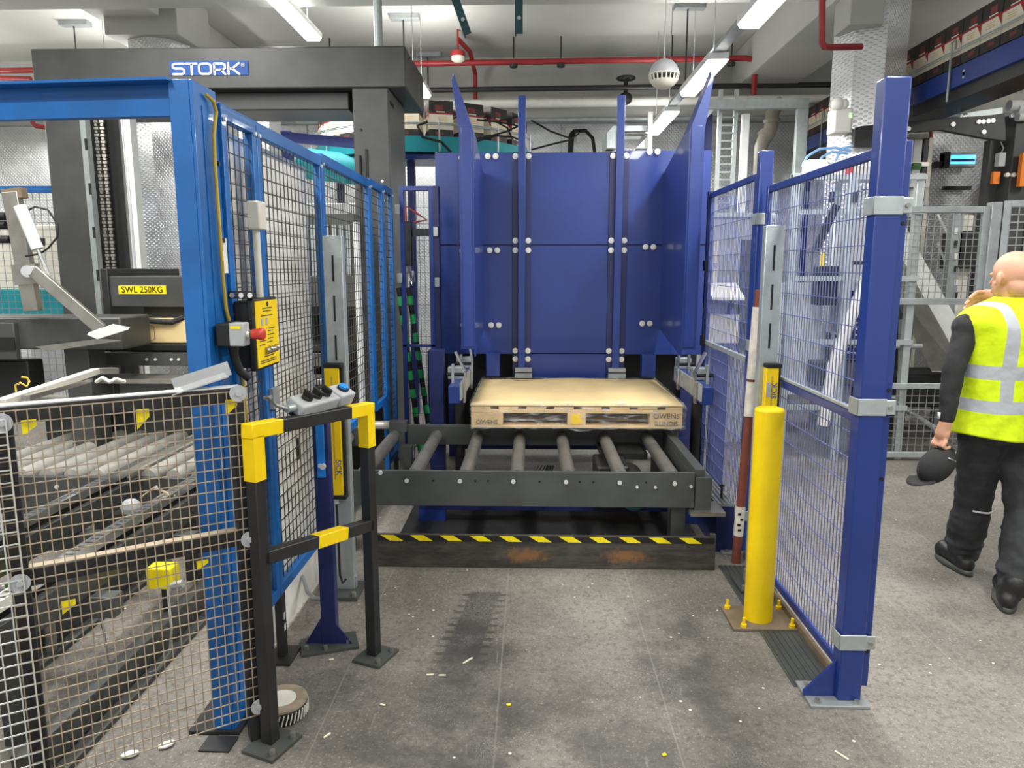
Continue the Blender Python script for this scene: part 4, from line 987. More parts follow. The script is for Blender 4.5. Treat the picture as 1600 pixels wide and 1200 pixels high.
for z in (.42, 1.1, 1.62): MB().box(RX - .03, RX - .015, 5.07, 5.13, z - .035, z + .035).build('hinge', 'rubber', t)
fl = thing('belt_cover', 'low dark blue floor rail with a ribbed grey top along the fence', 'rail', (1.1, 4.5, 0))
MB().box(1.05, 1.15, 3.95, 5.1, 0, .27).build('side_box', 'navy_dark', fl, bevel=.003)
tp = MB().box(1.05, 1.15, 3.95, 5.1, .27, .282)
for k in range(4): tp.box(1.058 + k * .025, 1.068 + k * .025, 3.95, 5.1, .282, .288)
tp.build('ribbed_top', 'galv_grey', fl)
MB().cyl((1.1, 4.05, .288), (1.1, 4.05, .37), .007, 8).box(1.085, 1.115, 4.045, 4.055, .36, .366).build('screw_hook', 'black_soft', fl)
gt_ = thing('floor_strip', 'dark ribbed rubber strip along the foot of the fence behind the bollard', 'floor strip', (1.14, 3.2, 0))
mb = MB().box(1.02, 1.205, 2.60, 3.75, 0, .003)
for k in range(7): mb.box(1.03 + k * .025, 1.038 + k * .025, 2.60, 3.75, .003, .006)
mb.build('strip', 'grey_frame', gt_)
MB().box(1.19, 1.206, 2.6, 3.88, 0, .035).build('edge_angle', 'wood_dark', gt_)

# ------------------------------------------------------------------ light curtains on slotted galvanised posts
def light_curtain(label, x, y, h, w, bar_x0, bar_x1, bz0, bz1, text_up, cat='light curtain'):
    t = thing('light_curtain_post', label, cat, (x, y, 0), 'light curtain posts')
    MB().box(x - w / 2, x + w / 2, y - .006, y, .02, h).box(x - w / 2, x - w / 2 + .006, y, y + .05, .02, h).box(x + w / 2 - .006, x + w / 2, y, y + .05, .02, h).build('slotted_channel', 'galv', t, bevel=.002)
    z = h - .09
    while z > bz1 + .05:
        MB().box(x - .005, x + .004, y - .008, y - .006, z - .12, z).build('slot', 'rubber', t); z -= .185
    MB().box(x - .10, x + .08, y - .10, y + .10, 0, .02).build('base_plate', 'grey_frame', t)
    MB().box(x - .05, x + .05, y + .01, y + .04, .02, .08).build('base_angle', 'galv_grey', t)
    for dx, dy in ((-.08, -.08), (.06, -.08)): MB().cyl((x + dx, y + dy, .02), (x + dx, y + dy, .04), .012, 6).build('anchor_bolt', 'steel', t)
    c = thing('light_curtain', 'yellow vertical light curtain bar on the ' + ('slotted post behind the barrier' if not text_up else 'slotted post behind the bollard'), 'light curtain', ((bar_x0 + bar_x1) / 2, y - .06, bz0), 'yellow light curtain bars')
    yb = y - .052
    bd = MB().box(bar_x0, bar_x1, yb, y - .008, bz0 + .02, bz1 - .02).build('body', 'yellow', c, bevel=.003)
    MB().box((bar_x0 + bar_x1) / 2 - .004, (bar_x0 + bar_x1) / 2 + .004, yb - .001, yb + .001, bz0 + .1, bz1 - .06).build('groove', 'cable_yellow', bd)
    MB().box(bar_x1 + .001, bar_x1 + .012, yb + .01, y - .009, bz0 + .02, bz1 - .02).build('lens_strip', 'rubber', c)
    for a, b in ((bz0, bz0 + .02), (bz1 - .02, bz1)): MB().box(bar_x0 - .002, bar_x1 + .013, yb - .003, y - .006, a, b).build('end_cap', 'rubber', c, bevel=.003)
    MB().cyl((bar_x0 + .03, yb + .02, bz0 - .025), (bar_x0 + .03, yb + .02, bz0), .012, 10).build('plug', 'white_metal', c)
    up = Vector((0, 0, 1)) if text_up else Vector((0, 0, -1))
    zc_ = bz0 + .16 if not text_up else bz1 - .13
    text('SICK', .038, (bar_x1 - .018, yb - .001, zc_), up, (-1, 0, 0) if text_up else (1, 0, 0), 'lettering', 'sign_blue', bd, .0008)
    MB().box(bar_x0 + .004, bar_x0 + .022, yb - .0015, yb, zc_ - .03, zc_ + .04).build('rating_label', 'grey_plastic', bd)
    return t, c
a, c = light_curtain('slotted galvanised post with base plate behind the black and yellow barrier', -.925, 3.37, 1.75, .088, -.975, -.905, .50, 1.16, False)
MB().tube([(-.94, 3.32, .475), (-.938, 3.32, .25), (-.935, 3.31, .12), (-.92, 3.30, .08), (-.905, 3.31, .10)], .006, 8).build('lead', 'rubber', c)
MB().tube([P(473, 900, Y=3.2), P(480, 925, Y=3.1), P(492, 935, Y=3.0), P(513, 937, Y=3.0), P(524, 920, Y=3.05), P(522, 900, Y=3.15)], .009, 8).build('floor_lead', 'galv_grey', c)
light_curtain('slotted galvanised post rising behind the yellow bollard', 1.143, 3.50, 1.80, .085, 1.122, 1.182, .50, 1.15, True)

# ------------------------------------------------------------------ short dark blue post, barrier, bollard, pipe
sp_ = thing('short_post', 'short dark blue channel post with a light blue plate, behind the barrier', 'post', (-.865, 2.87, 0))
MB().box(-.895, -.832, 2.85, 2.856, .012, .985).box(-.895, -.889, 2.856, 2.90, .012, .985).box(-.838, -.832, 2.856, 2.90, .012, .985).build('channel', 'navy_dark', sp_, bevel=.002)
MB().box(-.880, -.846, 2.842, 2.849, .75, .985).build('light_blue_plate', 'blue_btn', sp_, bevel=.002)
MB().cyl((-.853, 2.828, .80), (-.853, 2.842, .80), .012, 8).cyl((-.866, 2.836, .802), (-.866, 2.842, .802), .009, 8).build('bolt', 'white_bolt', sp_)
R = Euler((0, 0, .35)).to_matrix()
MB().obox((-.865, 2.86, .006), (.235, .14, .012), R).build('base_plate', 'grey_frame', sp_)
MB().prism([(-.895, 2.853, .012), (-.965, 2.853, .012), (-.895, 2.853, .13)], (0, .008, 0)).prism([(-.832, 2.853, .012), (-.765, 2.853, .012), (-.832, 2.853, .10)], (0, .008, 0)).build('gusset', 'navy_dark', sp_)
for dx, dy in ((-.08, -.06), (.0, -.055), (.08, .0), (-.09, .02)): MB().cyl((-.865 + dx, 2.86 + dy, .012), (-.865 + dx, 2.86 + dy, .03), .009, 6).build('anchor_bolt', 'steel', sp_)

A = Vector((-.885, 2.21, 0)); B = Vector((-.655, 2.78, 0)); ab = (B - A).normalized()
br = thing('safety_barrier', 'black square-tube barrier with yellow corner tape, in front of the blue fence', 'barrier', (-.77, 2.5, 0))
zA, zB = 1.115, 1.075
for p, zt_, nm in ((A, zA, 'post'), (B, zB, 'post')):
    MB().bar((p.x, p.y, .01), (p.x, p.y, zt_), .045, .045, ab).build(nm, 'black_soft', br, bevel=.004)
    Rz = Euler((0, 0, math.atan2(ab.y, ab.x))).to_matrix()
    MB().obox((p.x + .01, p.y - .01, .006), (.15, .13, .012), Rz).build('foot_plate', 'grey_frame', br)
    for d in (-.05, .05): MB().cyl(Vector((p.x + .01, p.y - .01, .012)) + Rz @ Vector((d, -.045, 0)), Vector((p.x + .01, p.y - .01, .03)) + Rz @ Vector((d, -.045, 0)), .010, 6).build('anchor_bolt', 'steel', br)
MB().bar((A.x, A.y, zA - .022), (B.x, B.y, zB - .022), .045, .045).build('top_rail', 'black_soft', br, bevel=.004)
MB().bar((A.x, A.y, .665), (B.x, B.y, .575), .045, .045).build('mid_rail', 'black_soft', br, bevel=.004)
def along(z0, z1, a, b, w=.048, name='yellow_tape'):
    p0 = Vector((A.x, A.y, z0)).lerp(Vector((B.x, B.y, z1)), a); p1 = Vector((A.x, A.y, z0)).lerp(Vector((B.x, B.y, z1)), b)
    MB().bar(p0, p1, w, w).build(name, 'yellow', br, bevel=.003)
along(zA - .022, zB - .022, -.042, .19); along(zA - .022, zB - .022, .80, 1.042)
along(.665, .575, .44, .72)
MB().bar((A.x, A.y, .93), (A.x, A.y, zA - .04), .048, .048, ab).build('yellow_tape', 'yellow', br)
MB().bar((B.x, B.y, .90), (B.x, B.y, zB - .04), .048, .048, ab).build('yellow_tape', 'yellow', br)
# key switch box on the barrier rail
kp = thing('switch_box', 'grey switch box with black turn knobs and a blue button on the barrier rail', 'control box', (-.78, 2.5, 1.1))
Rz = Euler((math.radians(28), 0, math.atan2(ab.y, ab.x))).to_matrix()
cK = Vector((A.x, A.y, zA)).lerp(Vector((B.x, B.y, zB)), .50) + Vector((-.01, .02, .032))
MB().obox(cK, (.205, .075, .05), Rz).build('knob_housing', 'grey_plastic', kp, bevel=.008)
c2 = cK + Rz @ Vector((.152, 0, .002)); MB().obox(c2, (.085, .075, .055), Rz).build('button_housing', 'grey_plastic', kp, bevel=.008)
MB().obox(cK + Rz @ Vector((0, 0, -.028)), (.21, .08, .012), Rz).build('base', 'rubber', kp)
for d in (-.05, 0, .05):
    p = cK + Rz @ Vector((d, 0, .025)); nn = Rz @ Vector((0, 0, 1))
    MB().cyl(p, p + nn * .012, .02, 14).obox(p + nn * .02, (.012, .042, .02), Rz).build('turn_knob', 'rubber', kp, bevel=.002)
p = c2 + Rz @ Vector((0, 0, .0275)); nn = Rz @ Vector((0, 0, 1))
MB().cyl(p, p + nn * .008, .022, 16).build('button_collar', 'rubber', kp); MB().cyl(p + nn * .008, p + nn * .016, .018, 16).build('blue_button', 'blue_btn', kp)
p = cK + Rz @ Vector((-.105, 0, 0)); MB().cyl(p, p + Rz @ Vector((-.035, 0, 0)), .014, 10).build('cable_gland', 'galv', kp)
MB().tube([p + Rz @ Vector((-.03, 0, 0)), p + Rz @ Vector((-.07, .02, .01)), p + Rz @ Vector((-.10, .04, .03)), P(423, 620, Y=2.62), P(412, 622, X=LX + .03)], .007, 8).build('cable', 'galv_grey', kp)

bo = thing('bollard', 'bright yellow round bollard on a bolted square plate', 'bollard', (1.045, 3.14, 0))
MB().cyl((1.045, 3.14, .012), (1.045, 3.14, .985), .063, 32).build('post', 'yellow', bo)
MB().lathe([(.063, .985), (.060, .992), (.052, .996), (.051, .990), (0, .990)], (1.045, 3.14, 0), 32).build('rim', 'yellow', bo)
MB().box(.905, 1.205, 3.03, 3.26, 0, .012).build('base_plate', 'wood_dark', bo, bevel=.002)
for x, y in ((.93, 3.23), (.955, 3.05), (1.17, 3.05), (1.17, 3.23)):
    MB().cyl((x, y, .012), (x, y, .026), .014, 6).cyl((x, y, .026), (x, y, .055), .007, 8).build('anchor_bolt', 'yellow', bo)
pp = thing('leaning_pipe', 'red-brown and white taped pipe leaning against the fence post behind the bollard', 'pipe', (1.13, 3.80, 0))
p0, p1 = Vector((1.128, 3.80, 0)), Vector((1.188, 3.83, 1.49))
def seg(a, b, r, m, nm): MB().cyl(p0.lerp(p1, a), p0.lerp(p1, b), r, 14).build(nm, m, pp)
seg(0, 1, .024, 'brown', 'tube')
seg(.105, .215, .026, 'white_dirty', 'white_tape'); seg(.55, .675, .027, 'white_dirty', 'white_tape'); seg(.685, .94, .029, 'white_dirty', 'white_tape')
for a in (.13, .15, .17, .19): MB().obox(p0.lerp(p1, a) + Vector((random.uniform(-.012, .012), -.025, 0)), (.016, .004, .012)).build('torn_patch', 'rubber', pp)

# roll lying by the barrier foot
rl = thing('tape_roll', 'round roll with a beige top and dark patterned side at the barrier foot', 'roll', (-.915, 2.40, 0))
MB().lathe([(.088, 0), (.092, .006), (.092, .046), (.088, .05)], (-.905, 2.38, 0), 32).build('patterned_side', 'rubber', rl)
tr = MB()
for k in range(40):
    a = 2 * PI * k / 40
    tr.bar(Vector((-.905 + .093 * math.cos(a), 2.38 + .093 * math.sin(a), .006)), Vector((-.905 + .093 * math.cos(a + .12), 2.38 + .093 * math.sin(a + .12), .044)), .004, .004)
tr.build('side_pattern', 'cream', rl)
MB().lathe([(.091, .05), (.091, .058), (.05, .058)], (-.905, 2.38, 0), 32).build('top_ring', 'wire_tan', rl); MB().cyl((-.905, 2.38, .05), (-.905, 2.38, .060), .052, 28).build('centre_disc', 'cream', rl)

# ------------------------------------------------------------------ mesh guard at the lower left
GA, GB = Vector((-.925, 2.205, 0)), Vector((-1.43, 1.865, 0)); gu = (GB - GA).normalized(); gn = Vector((gu.y, -gu.x, 0))
if gn.y > 0: gn = -gn
mg = thing('mesh_guard', 'black tube guard frame covered with brownish wire mesh and white disc washers', 'guard panel', (-1.18, 2.03, 0))
def ga(a, z, off=0.0): p = GA.lerp(GB, a) - gn * off; return Vector((p.x, p.y, z))
for z, nm in ((1.205, 'top_rail'), (.735, 'mid_rail')):
    MB().bar(ga(-.02, z, .03), ga(1.02, z, .03), .04, .05).build(nm, 'black_soft', mg, bevel=.003)
    MB().bar(ga(-.02, z + .027, .03), ga(1.02, z + .027, .03), .036, .004).build('pale_top_strip', 'white_metal' if z > 1 else 'wire_tan', mg)  # pale strip along the top of the rail
for a in (0.0, 1.0): MB().bar(ga(a, 0.01, .03), ga(a, 1.23, .03), .045, .045, gu).build('post', 'black_soft', mg, bevel=.003)
MB().bar(ga(.12, .0, .04), ga(.26, .0, .10), .08, .012).build('floor_anchor', 'black_soft', mg)
MB().mesh_grid(ga(-.03, .11, -.005), gu * ((GB - GA).length * 1.06), Vector((0, 0, 1.11)), .0262, .0345, .0030).build('wire_mesh', 'wire_tan', mg, smooth=False)
for a, z in ((.0, 1.215), (-.012, .735), (-.01, .145), (1.0, 1.19), (1.0, .735)):
    c = ga(a, z, -.012); MB().cyl(c, c + gn * .004, .026, 28).cyl(c + gn * .004, c + gn * .010, .009, 10).build('disc_washer', 'grey_plastic', mg)
for a, z, dz in ((.93, 1.19, .045), (.47, 1.19, .06), (.06, 1.195, .05), (.25, .69, .03), (.85, .65, .04)):
    p = ga(a, z, .004); MB().prism([p, p - gu * .035, p - gu * .035 - Vector((0, 0, dz * .4)), p - Vector((0, 0, dz))], -gn * .002 * -1).build('yellow_tape', 'yellow_tape', mg)
GC = GB + gu * .75
m2 = thing('mesh_guard', 'brighter white wire mesh guard at the extreme lower left, overlapping the brown mesh', 'guard panel', (-1.7, 1.65, 0))
MB().mesh_grid(Vector((GB.x, GB.y, .08)) + gn * .02 - gu * .01, gu * .75, Vector((0, 0, 1.12)), .034, .0345, .0034).build('wire_mesh', 'wire_white', m2, smooth=False)
for a in (.35, .95):
    p = GB.lerp(GC, a) - gn * .03; MB().bar((p.x, p.y, .0), (p.x, p.y, 1.22), .045, .045, gu).build('post', 'black_soft', m2)
p, q = GB.lerp(GC, .1) - gn * .03, GB.lerp(GC, 1.0) - gn * .03
MB().bar((p.x, p.y, 1.2), (q.x, q.y, 1.2), .04, .05).build('top_rail', 'black_soft', m2)
ap = thing('angle_offcut', 'loose bright metal angle lying on the top rail of the mesh guard', 'bracket', ga(.2, 1.25, .03))
c = ga(.17, 1.245, .03); d_ = (ga(0.0, 1.30, .03) - ga(.34, 1.245, .03))
MB().bar(c - d_ * .4 + Vector((0, .0, .0)), c + d_ * .4, .05, .004).bar(c - d_ * .4 + Vector((0, .02, .022)), c + d_ * .4 + Vector((0, .02, .022)), .004, .045).build('angle', 'chrome', ap)
tr_ = thing('cable_trunking', 'open pale cable trunking with loose wires behind the mesh guard top rail', 'trunking', P(60, 620, Y=2.9))
MB().bar(P(0, 630, Y=2.6), P(150, 580, Y=3.6), .04, .03).build('front_lip', 'cream', tr_, bevel=.003); MB().bar(P(40, 622, Y=2.7), P(140, 594, Y=3.5), .03, .02).build('rear_lip', 'steel', tr_)
MB().bar(P(150, 580, Y=3.6), P(182, 579, Y=3.7), .04, .03).build('end_piece', 'steel', tr_)
MB().tube([P(25, 612, Y=2.75), P(24, 602, Y=2.75), P(32, 598, Y=2.75), P(42, 604, Y=2.75), P(46, 596, Y=2.78), P(42, 590, Y=2.78), P(34, 589, Y=2.78)], .004, 6).build('orange_wire', 'cable_yellow', tr_)
MB().tube([P(150, 597, Y=3.5), P(160, 590, Y=3.5), P(172, 597, Y=3.5), P(180, 592, Y=3.5), P(195, 596, Y=3.55)], .010, 6).build('white_wires', 'white', tr_)

# ------------------------------------------------------------------ cartons on the overhead conveyors
def make_carton(name, label, lx, ly, h, group):
    """white carton, dark printed top and bottom bands, red line; printed face towards -x and -y"""
    t = thing(name, label, 'carton', (0, 0, 0), group)
    mb = MB(); a, b = lx / 2, ly / 2
    zs = [0, .085, .10, .235, .25, h]; ms = [1, 0, 0, 2, 1]
    for (z0, z1), m in zip(zip(zs, zs[1:]), ms):
        mb.mat(m).box(-a, a, -b, b, z0, z1)
    p = mb.mat(3)
    for z0, z1, s in ((h - .095, h - .045, .34), (.03, .06, .3)):
        p.box(-a - .002, -a, -b * s - .02, b * s - .02, z0, z1); p.box(-a * s - .02, a * s - .02, -b - .002, -b, z0, z1)
    p.mat(0).box(-a - .0015, -a, -b * .4 - .02, b * .3, h - .115, h - .105).box(-a * .4, a * .3, -b - .0015, -b, h - .115, h - .105)
    for k in range(3): p.mat(4).box(-a - .0015, -a, -b * .3, b * .5, .205 - k * .018, .212 - k * .018).box(-a * .3, a * .5, -b - .0015, -b, .205 - k * .018, .212 - k * .018)
    mb.build('body', ['box_white', 'box_dark', 'box_red', 'faded_red', 'wood'], t, smooth=False)
    for y0 in (-1,):
        MB().prism([(-a - .002, b * y0, .235), (-a - .002, b * y0 - y0 * .05, .235), (-a - .002, b * y0, .16)], (.002, 0, 0)).build('red_corner', 'box_red', t, smooth=False)
    return t
CH = .37
CX0 = 3.78
first = make_carton('carton', 'white carton with dark and red bands, at the right edge on the straight overhead conveyor', .36, .252, CH, 'cartons on the straight overhead conveyor')
first.location = (CX0, 5.62, 3.30)
for k in range(1, 18):
    y = 5.62 + .262 * k
    if 17 < k: break
    lab = 'white banded carton on the straight overhead conveyor, ' + ('between the right edge and the tread-plate column' if y < 7.25 else 'beyond the tread-plate column')
    dup(first, (CX0, y, 3.30), 0, lab)
for k in (-1, -2): dup(first, (CX0, 5.62 + .262 * k, 3.30), 0, 'white banded carton on the straight overhead conveyor, out of the picture at the right')
oc = thing('overhead_conveyor', 'dark blue overhead conveyor carrying white cartons along the right side', 'conveyor', (CX0, 7, 2.9))
MB().box(3.58, 3.61, 4.6, 10.3, 3.12, 3.285).box(3.61, 3.66, 4.6, 10.3, 3.12, 3.135).build('side_beam', 'navy', oc, bevel=.004)
MB().box(3.95, 3.98, 4.6, 10.3, 3.12, 3.285).build('side_beam', 'navy', oc, bevel=.004)
MB().box(3.61, 3.95, 4.6, 10.3, 3.27, 3.298).build('belt', 'rubber', oc)
MB().box(3.62, 3.94, 4.6, 10.3, 3.02, 3.12).build('underside_tray', 'black_soft', oc)
MB().cyl((3.57, 4.6, 3.425), (3.57, 10.3, 3.425), .006, 8).cyl((3.57, 4.6, 3.407), (3.57, 10.3, 3.407), .004, 8).build('guide_rail', 'galv', oc)
for y in (5.4, 6.62, 8.0, 9.4): MB().tube([(3.565, y, 3.02), (3.565, y, 3.50), (3.565, y - .05, 3.51), (3.565, y - .06, 3.43)], .009, 8).build('rail_bracket', 'galv_grey', oc)
for y in (4.7, 8.1, 10.0):
    MB().box(3.60, 3.68, y - .04, y + .04, 0, 3.12).box(3.90, 3.96, y - .04, y + .04, 0, 3.12).build('support_leg', 'navy_dark', oc)
for z in (3.165, 3.18): MB().box(3.575, 3.58, 6.42, 6.44, z, z + .05).build('cable_clip', 'white', oc)

# curved conveyor in the background with cartons round the bend
bc, br_ = Vector((-1.30, 8.95, 0)), 1.26
bend = thing('bend_conveyor', 'teal sided conveyor bend carrying white cartons behind the charcoal gantry', 'conveyor', (bc.x, bc.y, 2.8))
def arc(r, z, a0=165, a1=375, n=40): return [Vector((bc.x + r * math.cos(math.radians(a0 + (a1 - a0) * i / n)), bc.y + r * math.sin(math.radians(a0 + (a1 - a0) * i / n)), z)) for i in range(n + 1)]
def band(r0, r1, z0, z1, name, m, n=40):
    mb = MB(); A = [arc(r0, z0), arc(r1, z0), arc(r1, z1), arc(r0, z1)]; vs = []; fs = []
    for i in range(n + 1): vs += [A[0][i], A[1][i], A[2][i], A[3][i]]
    for i in range(n):
        for j in range(4): fs.append((i * 4 + j, i * 4 + (j + 1) % 4, i * 4 + 4 + (j + 1) % 4, i * 4 + 4 + j))
    fs += [(3, 2, 1, 0), (n * 4, n * 4 + 1, n * 4 + 2, n * 4 + 3)]
    return mb.add(vs, fs).build(name, m, bend)
BZ = 2.94
band(1.24, 1.27, BZ - .10, BZ + .01, 'side_plate', 'teal'); band(1.10, 1.29, BZ - .15, BZ - .10, 'lower_tray', 'teal')
band(.76, 1.24, BZ - .04, BZ - .005, 'belt', 'rubber'); band(.74, .76, BZ - .12, BZ + .02, 'inner_plate', 'teal'); band(.7, 1.24, BZ - .22, BZ - .17, 'underside', 'navy')
for z in (BZ + .12, BZ + .135): MB().tube(arc(1.30, z), .007, 6).build('guide_rail', 'galv', bend)
for d in (195, 225, 255, 285, 315, 345):
    p = Vector((bc.x + 1.31 * math.cos(math.radians(d)), bc.y + 1.31 * math.sin(math.radians(d)), 0))
    MB().cyl(p + Vector((0, 0, BZ - .15)), p + Vector((0, 0, BZ + .18)), .008, 6).build('rail_bracket', 'galv', bend)
for d in (200, 340, 270):
    p = Vector((bc.x + 1.0 * math.cos(math.radians(d)), bc.y + 1.0 * math.sin(math.radians(d)), 0))
    MB().box(p.x - .04, p.x + .04, p.y - .04, p.y + .04, 0, BZ - .2).build('support_leg', 'navy_dark', bend)
bend_first = make_carton('carton', 'white banded carton at the far left of the conveyor bend, beside the blue upright', .252, .30, CH, 'cartons on the conveyor bend')
angs = [187 + 16.6 * k for k in range(11)]
bl = ['white banded carton on the conveyor bend, left of the charcoal column', 'white banded carton on the conveyor bend between the charcoal column and the left guide plate', 'white banded carton on the conveyor bend, just right of the left guide plate', 'white banded carton on the falling end of the conveyor bend beside the first blue upright']
for k, d in enumerate(angs):
    p = Vector((bc.x + 1.07 * math.cos(math.radians(d)), bc.y + 1.07 * math.sin(math.radians(d)), BZ))
    lab = None if k == 0 else (bl[0] if d < 245 else bl[1] if d < 278 else bl[2] if d < 308 else bl[3])
    if k == 0: bend_first.location = p; bend_first.rotation_euler = (0, 0, math.radians(d - 270))
    else: dup(bend_first, p, math.radians(d - 270), lab)
tag(MB().bar(P(440, 214, Y=6.9), P(555, 224, Y=6.9), .05, .09, (0, 0, 1)).build('guard_bar', 'cobalt', bevel=.004), 'violet-blue bar in front of the conveyor bend, left of the charcoal column', 'bar')
tag(MB().box(-2.78, -2.68, 8.2, 8.3, 0, 3.1).build('support_post', 'navy_dark', bevel=.003), 'dark blue upright at the left end of the conveyor bend', 'post')
tb = thing('transfer_drum', 'large teal drum housing under the conveyor bend, left of the charcoal column', 'machine', (-1.9, 8.1, 2.3))
MB().cyl((-2.5, 7.95, 2.72), (-1.5, 7.95, 2.60), .16, 20).build('drum', 'teal', tb); MB().cyl((-1.52, 7.95, 2.60), (-1.48, 7.95, 2.6), .17, 20).build('end_ring', 'teal', tb)
MB().box(-1.75, -1.55, 7.9, 8.0, 0, 2.5).build('stand', 'galv_grey', tb)
tag(MB().tube([P(668, 190, Y=7.62), P(652, 196, Y=7.6), P(660, 214, Y=7.6), P(690, 222, Y=7.6), P(705, 238, Y=7.62)], .014, 6).build('slack_cable', 'rubber'), 'slack black cable in front of the conveyor bend, beside the left guide plate', 'cable')
wb = thing('cable_web', 'tangle of black cables beside the first tall blue upright above the magazine', 'cables', P(770, 215, Y=7.3))
for pts in (((735, 218), (760, 214), (790, 206), (812, 196)), ((740, 222), (775, 212), (800, 214), (815, 220)), ((775, 190), (793, 200), (800, 216)), ((830, 188), (860, 205), (893, 217), (905, 208)), ((830, 234), (860, 226), (893, 218)), ((745, 187), (775, 190), (812, 197)), ((780, 188), (800, 184), (815, 180))):
    MB().tube([P(a, b, Y=7.63) for a, b in pts], .010, 6).build('cable', 'rubber', wb)
MB().tube([P(800, 216, Y=7.63), P(806, 226, Y=7.2), P(812, 228, Y=6.5), (-.086, 5.86, 2.56)], .010, 6).build('cable', 'rubber', wb)
ns = thing('cable_drop', 'thick black cables looping from a white wall plate to the magazine', 'cables', P(895, 187, Y=10.4))
q = P(895, 212, Y=WALL_Y - .05); MB().box(q.x - .10, q.x + .10, WALL_Y - .06, WALL_Y - .03, q.z - .10, q.z + .1).build('wall_plate', 'white', ns)
MB().tube([q + Vector((0, -.06, .02)), P(893, 212, Y=10.4), P(892, 226, Y=10.3), P(891, 250, Y=10.1)], .04, 8).build('cable', 'rubber', ns)
MB().tube([q + Vector((0, -.06, .05)), P(915, 204, Y=10.4), P(926, 216, Y=10.3), P(931, 250, Y=10.1)], .025, 8).build('cable', 'rubber', ns)
MB().box(P(904, 0, Y=10.5).x - .03, P(904, 0, Y=10.5).x + .0, 10.5, 10.56, P(904, 222, Y=10.5).z, P(904, 201, Y=10.5).z).build('conduit_stub', 'galv', ns)
hsf = thing('hopper_frame', 'pale grey hopper with chamfered plates behind the magazine, under the hanging loudspeaker', 'machine', P(985, 250, Y=8.2))
c_ = [P(a, b, Y=8.2) for a, b in ((948, 232), (948, 208), (958, 196), (1010, 196), (1010, 205), (962, 205), (962, 232))]
MB().prism(c_, (0, .5, 0)).build('chamfered_plate', 'galv', hsf, bevel=.003)
q = P(1015, 215, Y=8.1); MB().box(q.x - .025, q.x + .02, 8.05, 8.11, 0, P(1015, 176, Y=8.1).z).build('white_post', 'white', hsf)
MB().prism([P(a, b, Y=8.15) for a, b in ((994, 232), (1012, 212), (1012, 232))], (0, .3, 0)).build('brace_plate', 'galv', hsf)
MB().cyl(P(975, 209, Y=8.3), P(1010, 208, Y=8.3), .03, 10).build('tube', 'steel', hsf)
MB().box(P(948, 0, Y=8.3).x, P(1040, 0, Y=8.3).x, 8.3, 8.7, 0, P(960, 236, Y=8.3).z).build('lower_casing', 'galv_grey', hsf)

# galvanised portal, cable ladder and drain pipe beyond the fence
gf = thing('galvanised_portal', 'pale galvanised box-section portal between the magazine and the tread-plate column', 'frame', (2.3, 8.05, 0))
MB().box(1.76, 2.90, 8.02, 8.09, 3.265, 3.365).build('top_beam', 'galv', gf, bevel=.004)
MB().box(2.785, 2.90, 8.02, 8.09, 0, 3.265).build('upright', 'galv', gf, bevel=.004)
MB().box(1.76, 1.82, 8.03, 8.08, 0, 3.265).build('upright', 'galv_grey', gf, bevel=.004)
MB().prism([(1.82, 8.04, 3.265), (1.92, 8.04, 3.265), (1.82, 8.04, 3.15)], (0, .02, 0)).build('corner_brace', 'galv', gf)
cd_ = thing('cable_ladder', 'vertical galvanised cable ladder on the back wall, right of the magazine', 'cable ladder', (2.1, 8.2, 0))
for x in (2.02, 2.19): MB().box(x - .02, x + .02, 8.2, 8.24, 0, 3.5).build('side_rail', 'galv', cd_)
for k in range(36): MB().box(2.04, 2.17, 8.21, 8.23, .5 + k * .082, .52 + k * .082).build('rung', 'galv_grey', cd_)
for x, m, lab in ((1.90, 'navy_dark', 'dark blue upright beside the vertical cable ladder'), (2.30, 'white_metal', 'pale narrow upright between the cable ladder and the grey drain pipe')):
    tag(MB().box(x - .04, x + .04, 8.2, 8.26, 0, 3.25).build('upright', m, bevel=.004), lab, 'post')
pv = thing('drain_pipe', 'grey drain pipe with offset elbows beside the galvanised portal', 'pipe', (2.6, 8.6, 0))
MB().tube([P(1222, 160, Y=8.6), P(1212, 167, Y=8.6), P(1207, 178, Y=8.6), P(1205, 195, Y=8.6), P(1202, 208, Y=8.6), P(1194, 216, Y=8.6), P(1189, 230, Y=8.6), P(1188, 260, Y=8.6), (2.55, 8.6, 0)], .075, 14).build('pipe', 'pvc', pv)
for a, b in (((1206, 186), (1206, 192)), ((1199, 210), (1193, 216))): MB().cyl(P(*a, Y=8.6), P(*b, Y=8.6), .092, 16).build('socket', 'pvc', pv)
el = thing('emergency_light', 'white twin-spot emergency light on the tread-plate column', 'emergency light', P(1320, 190, Y=6.85))
q = P(1316, 187, Y=6.98); MB().box(q.x - .085, q.x + .075, 6.94, 7.12, q.z - .12, q.z + .10).build('housing', 'white', el, bevel=.015)
for dx, r in ((-.06, .06), (-.01, .05)): MB().ball((q.x + dx, 6.96, q.z + .13), r, 14, 10).build('spot', 'white', el)
MB().box(q.x + .045, q.x + .068, 6.935, 6.94, q.z + .01, q.z + .05).build('indicator', 'led_green', el)
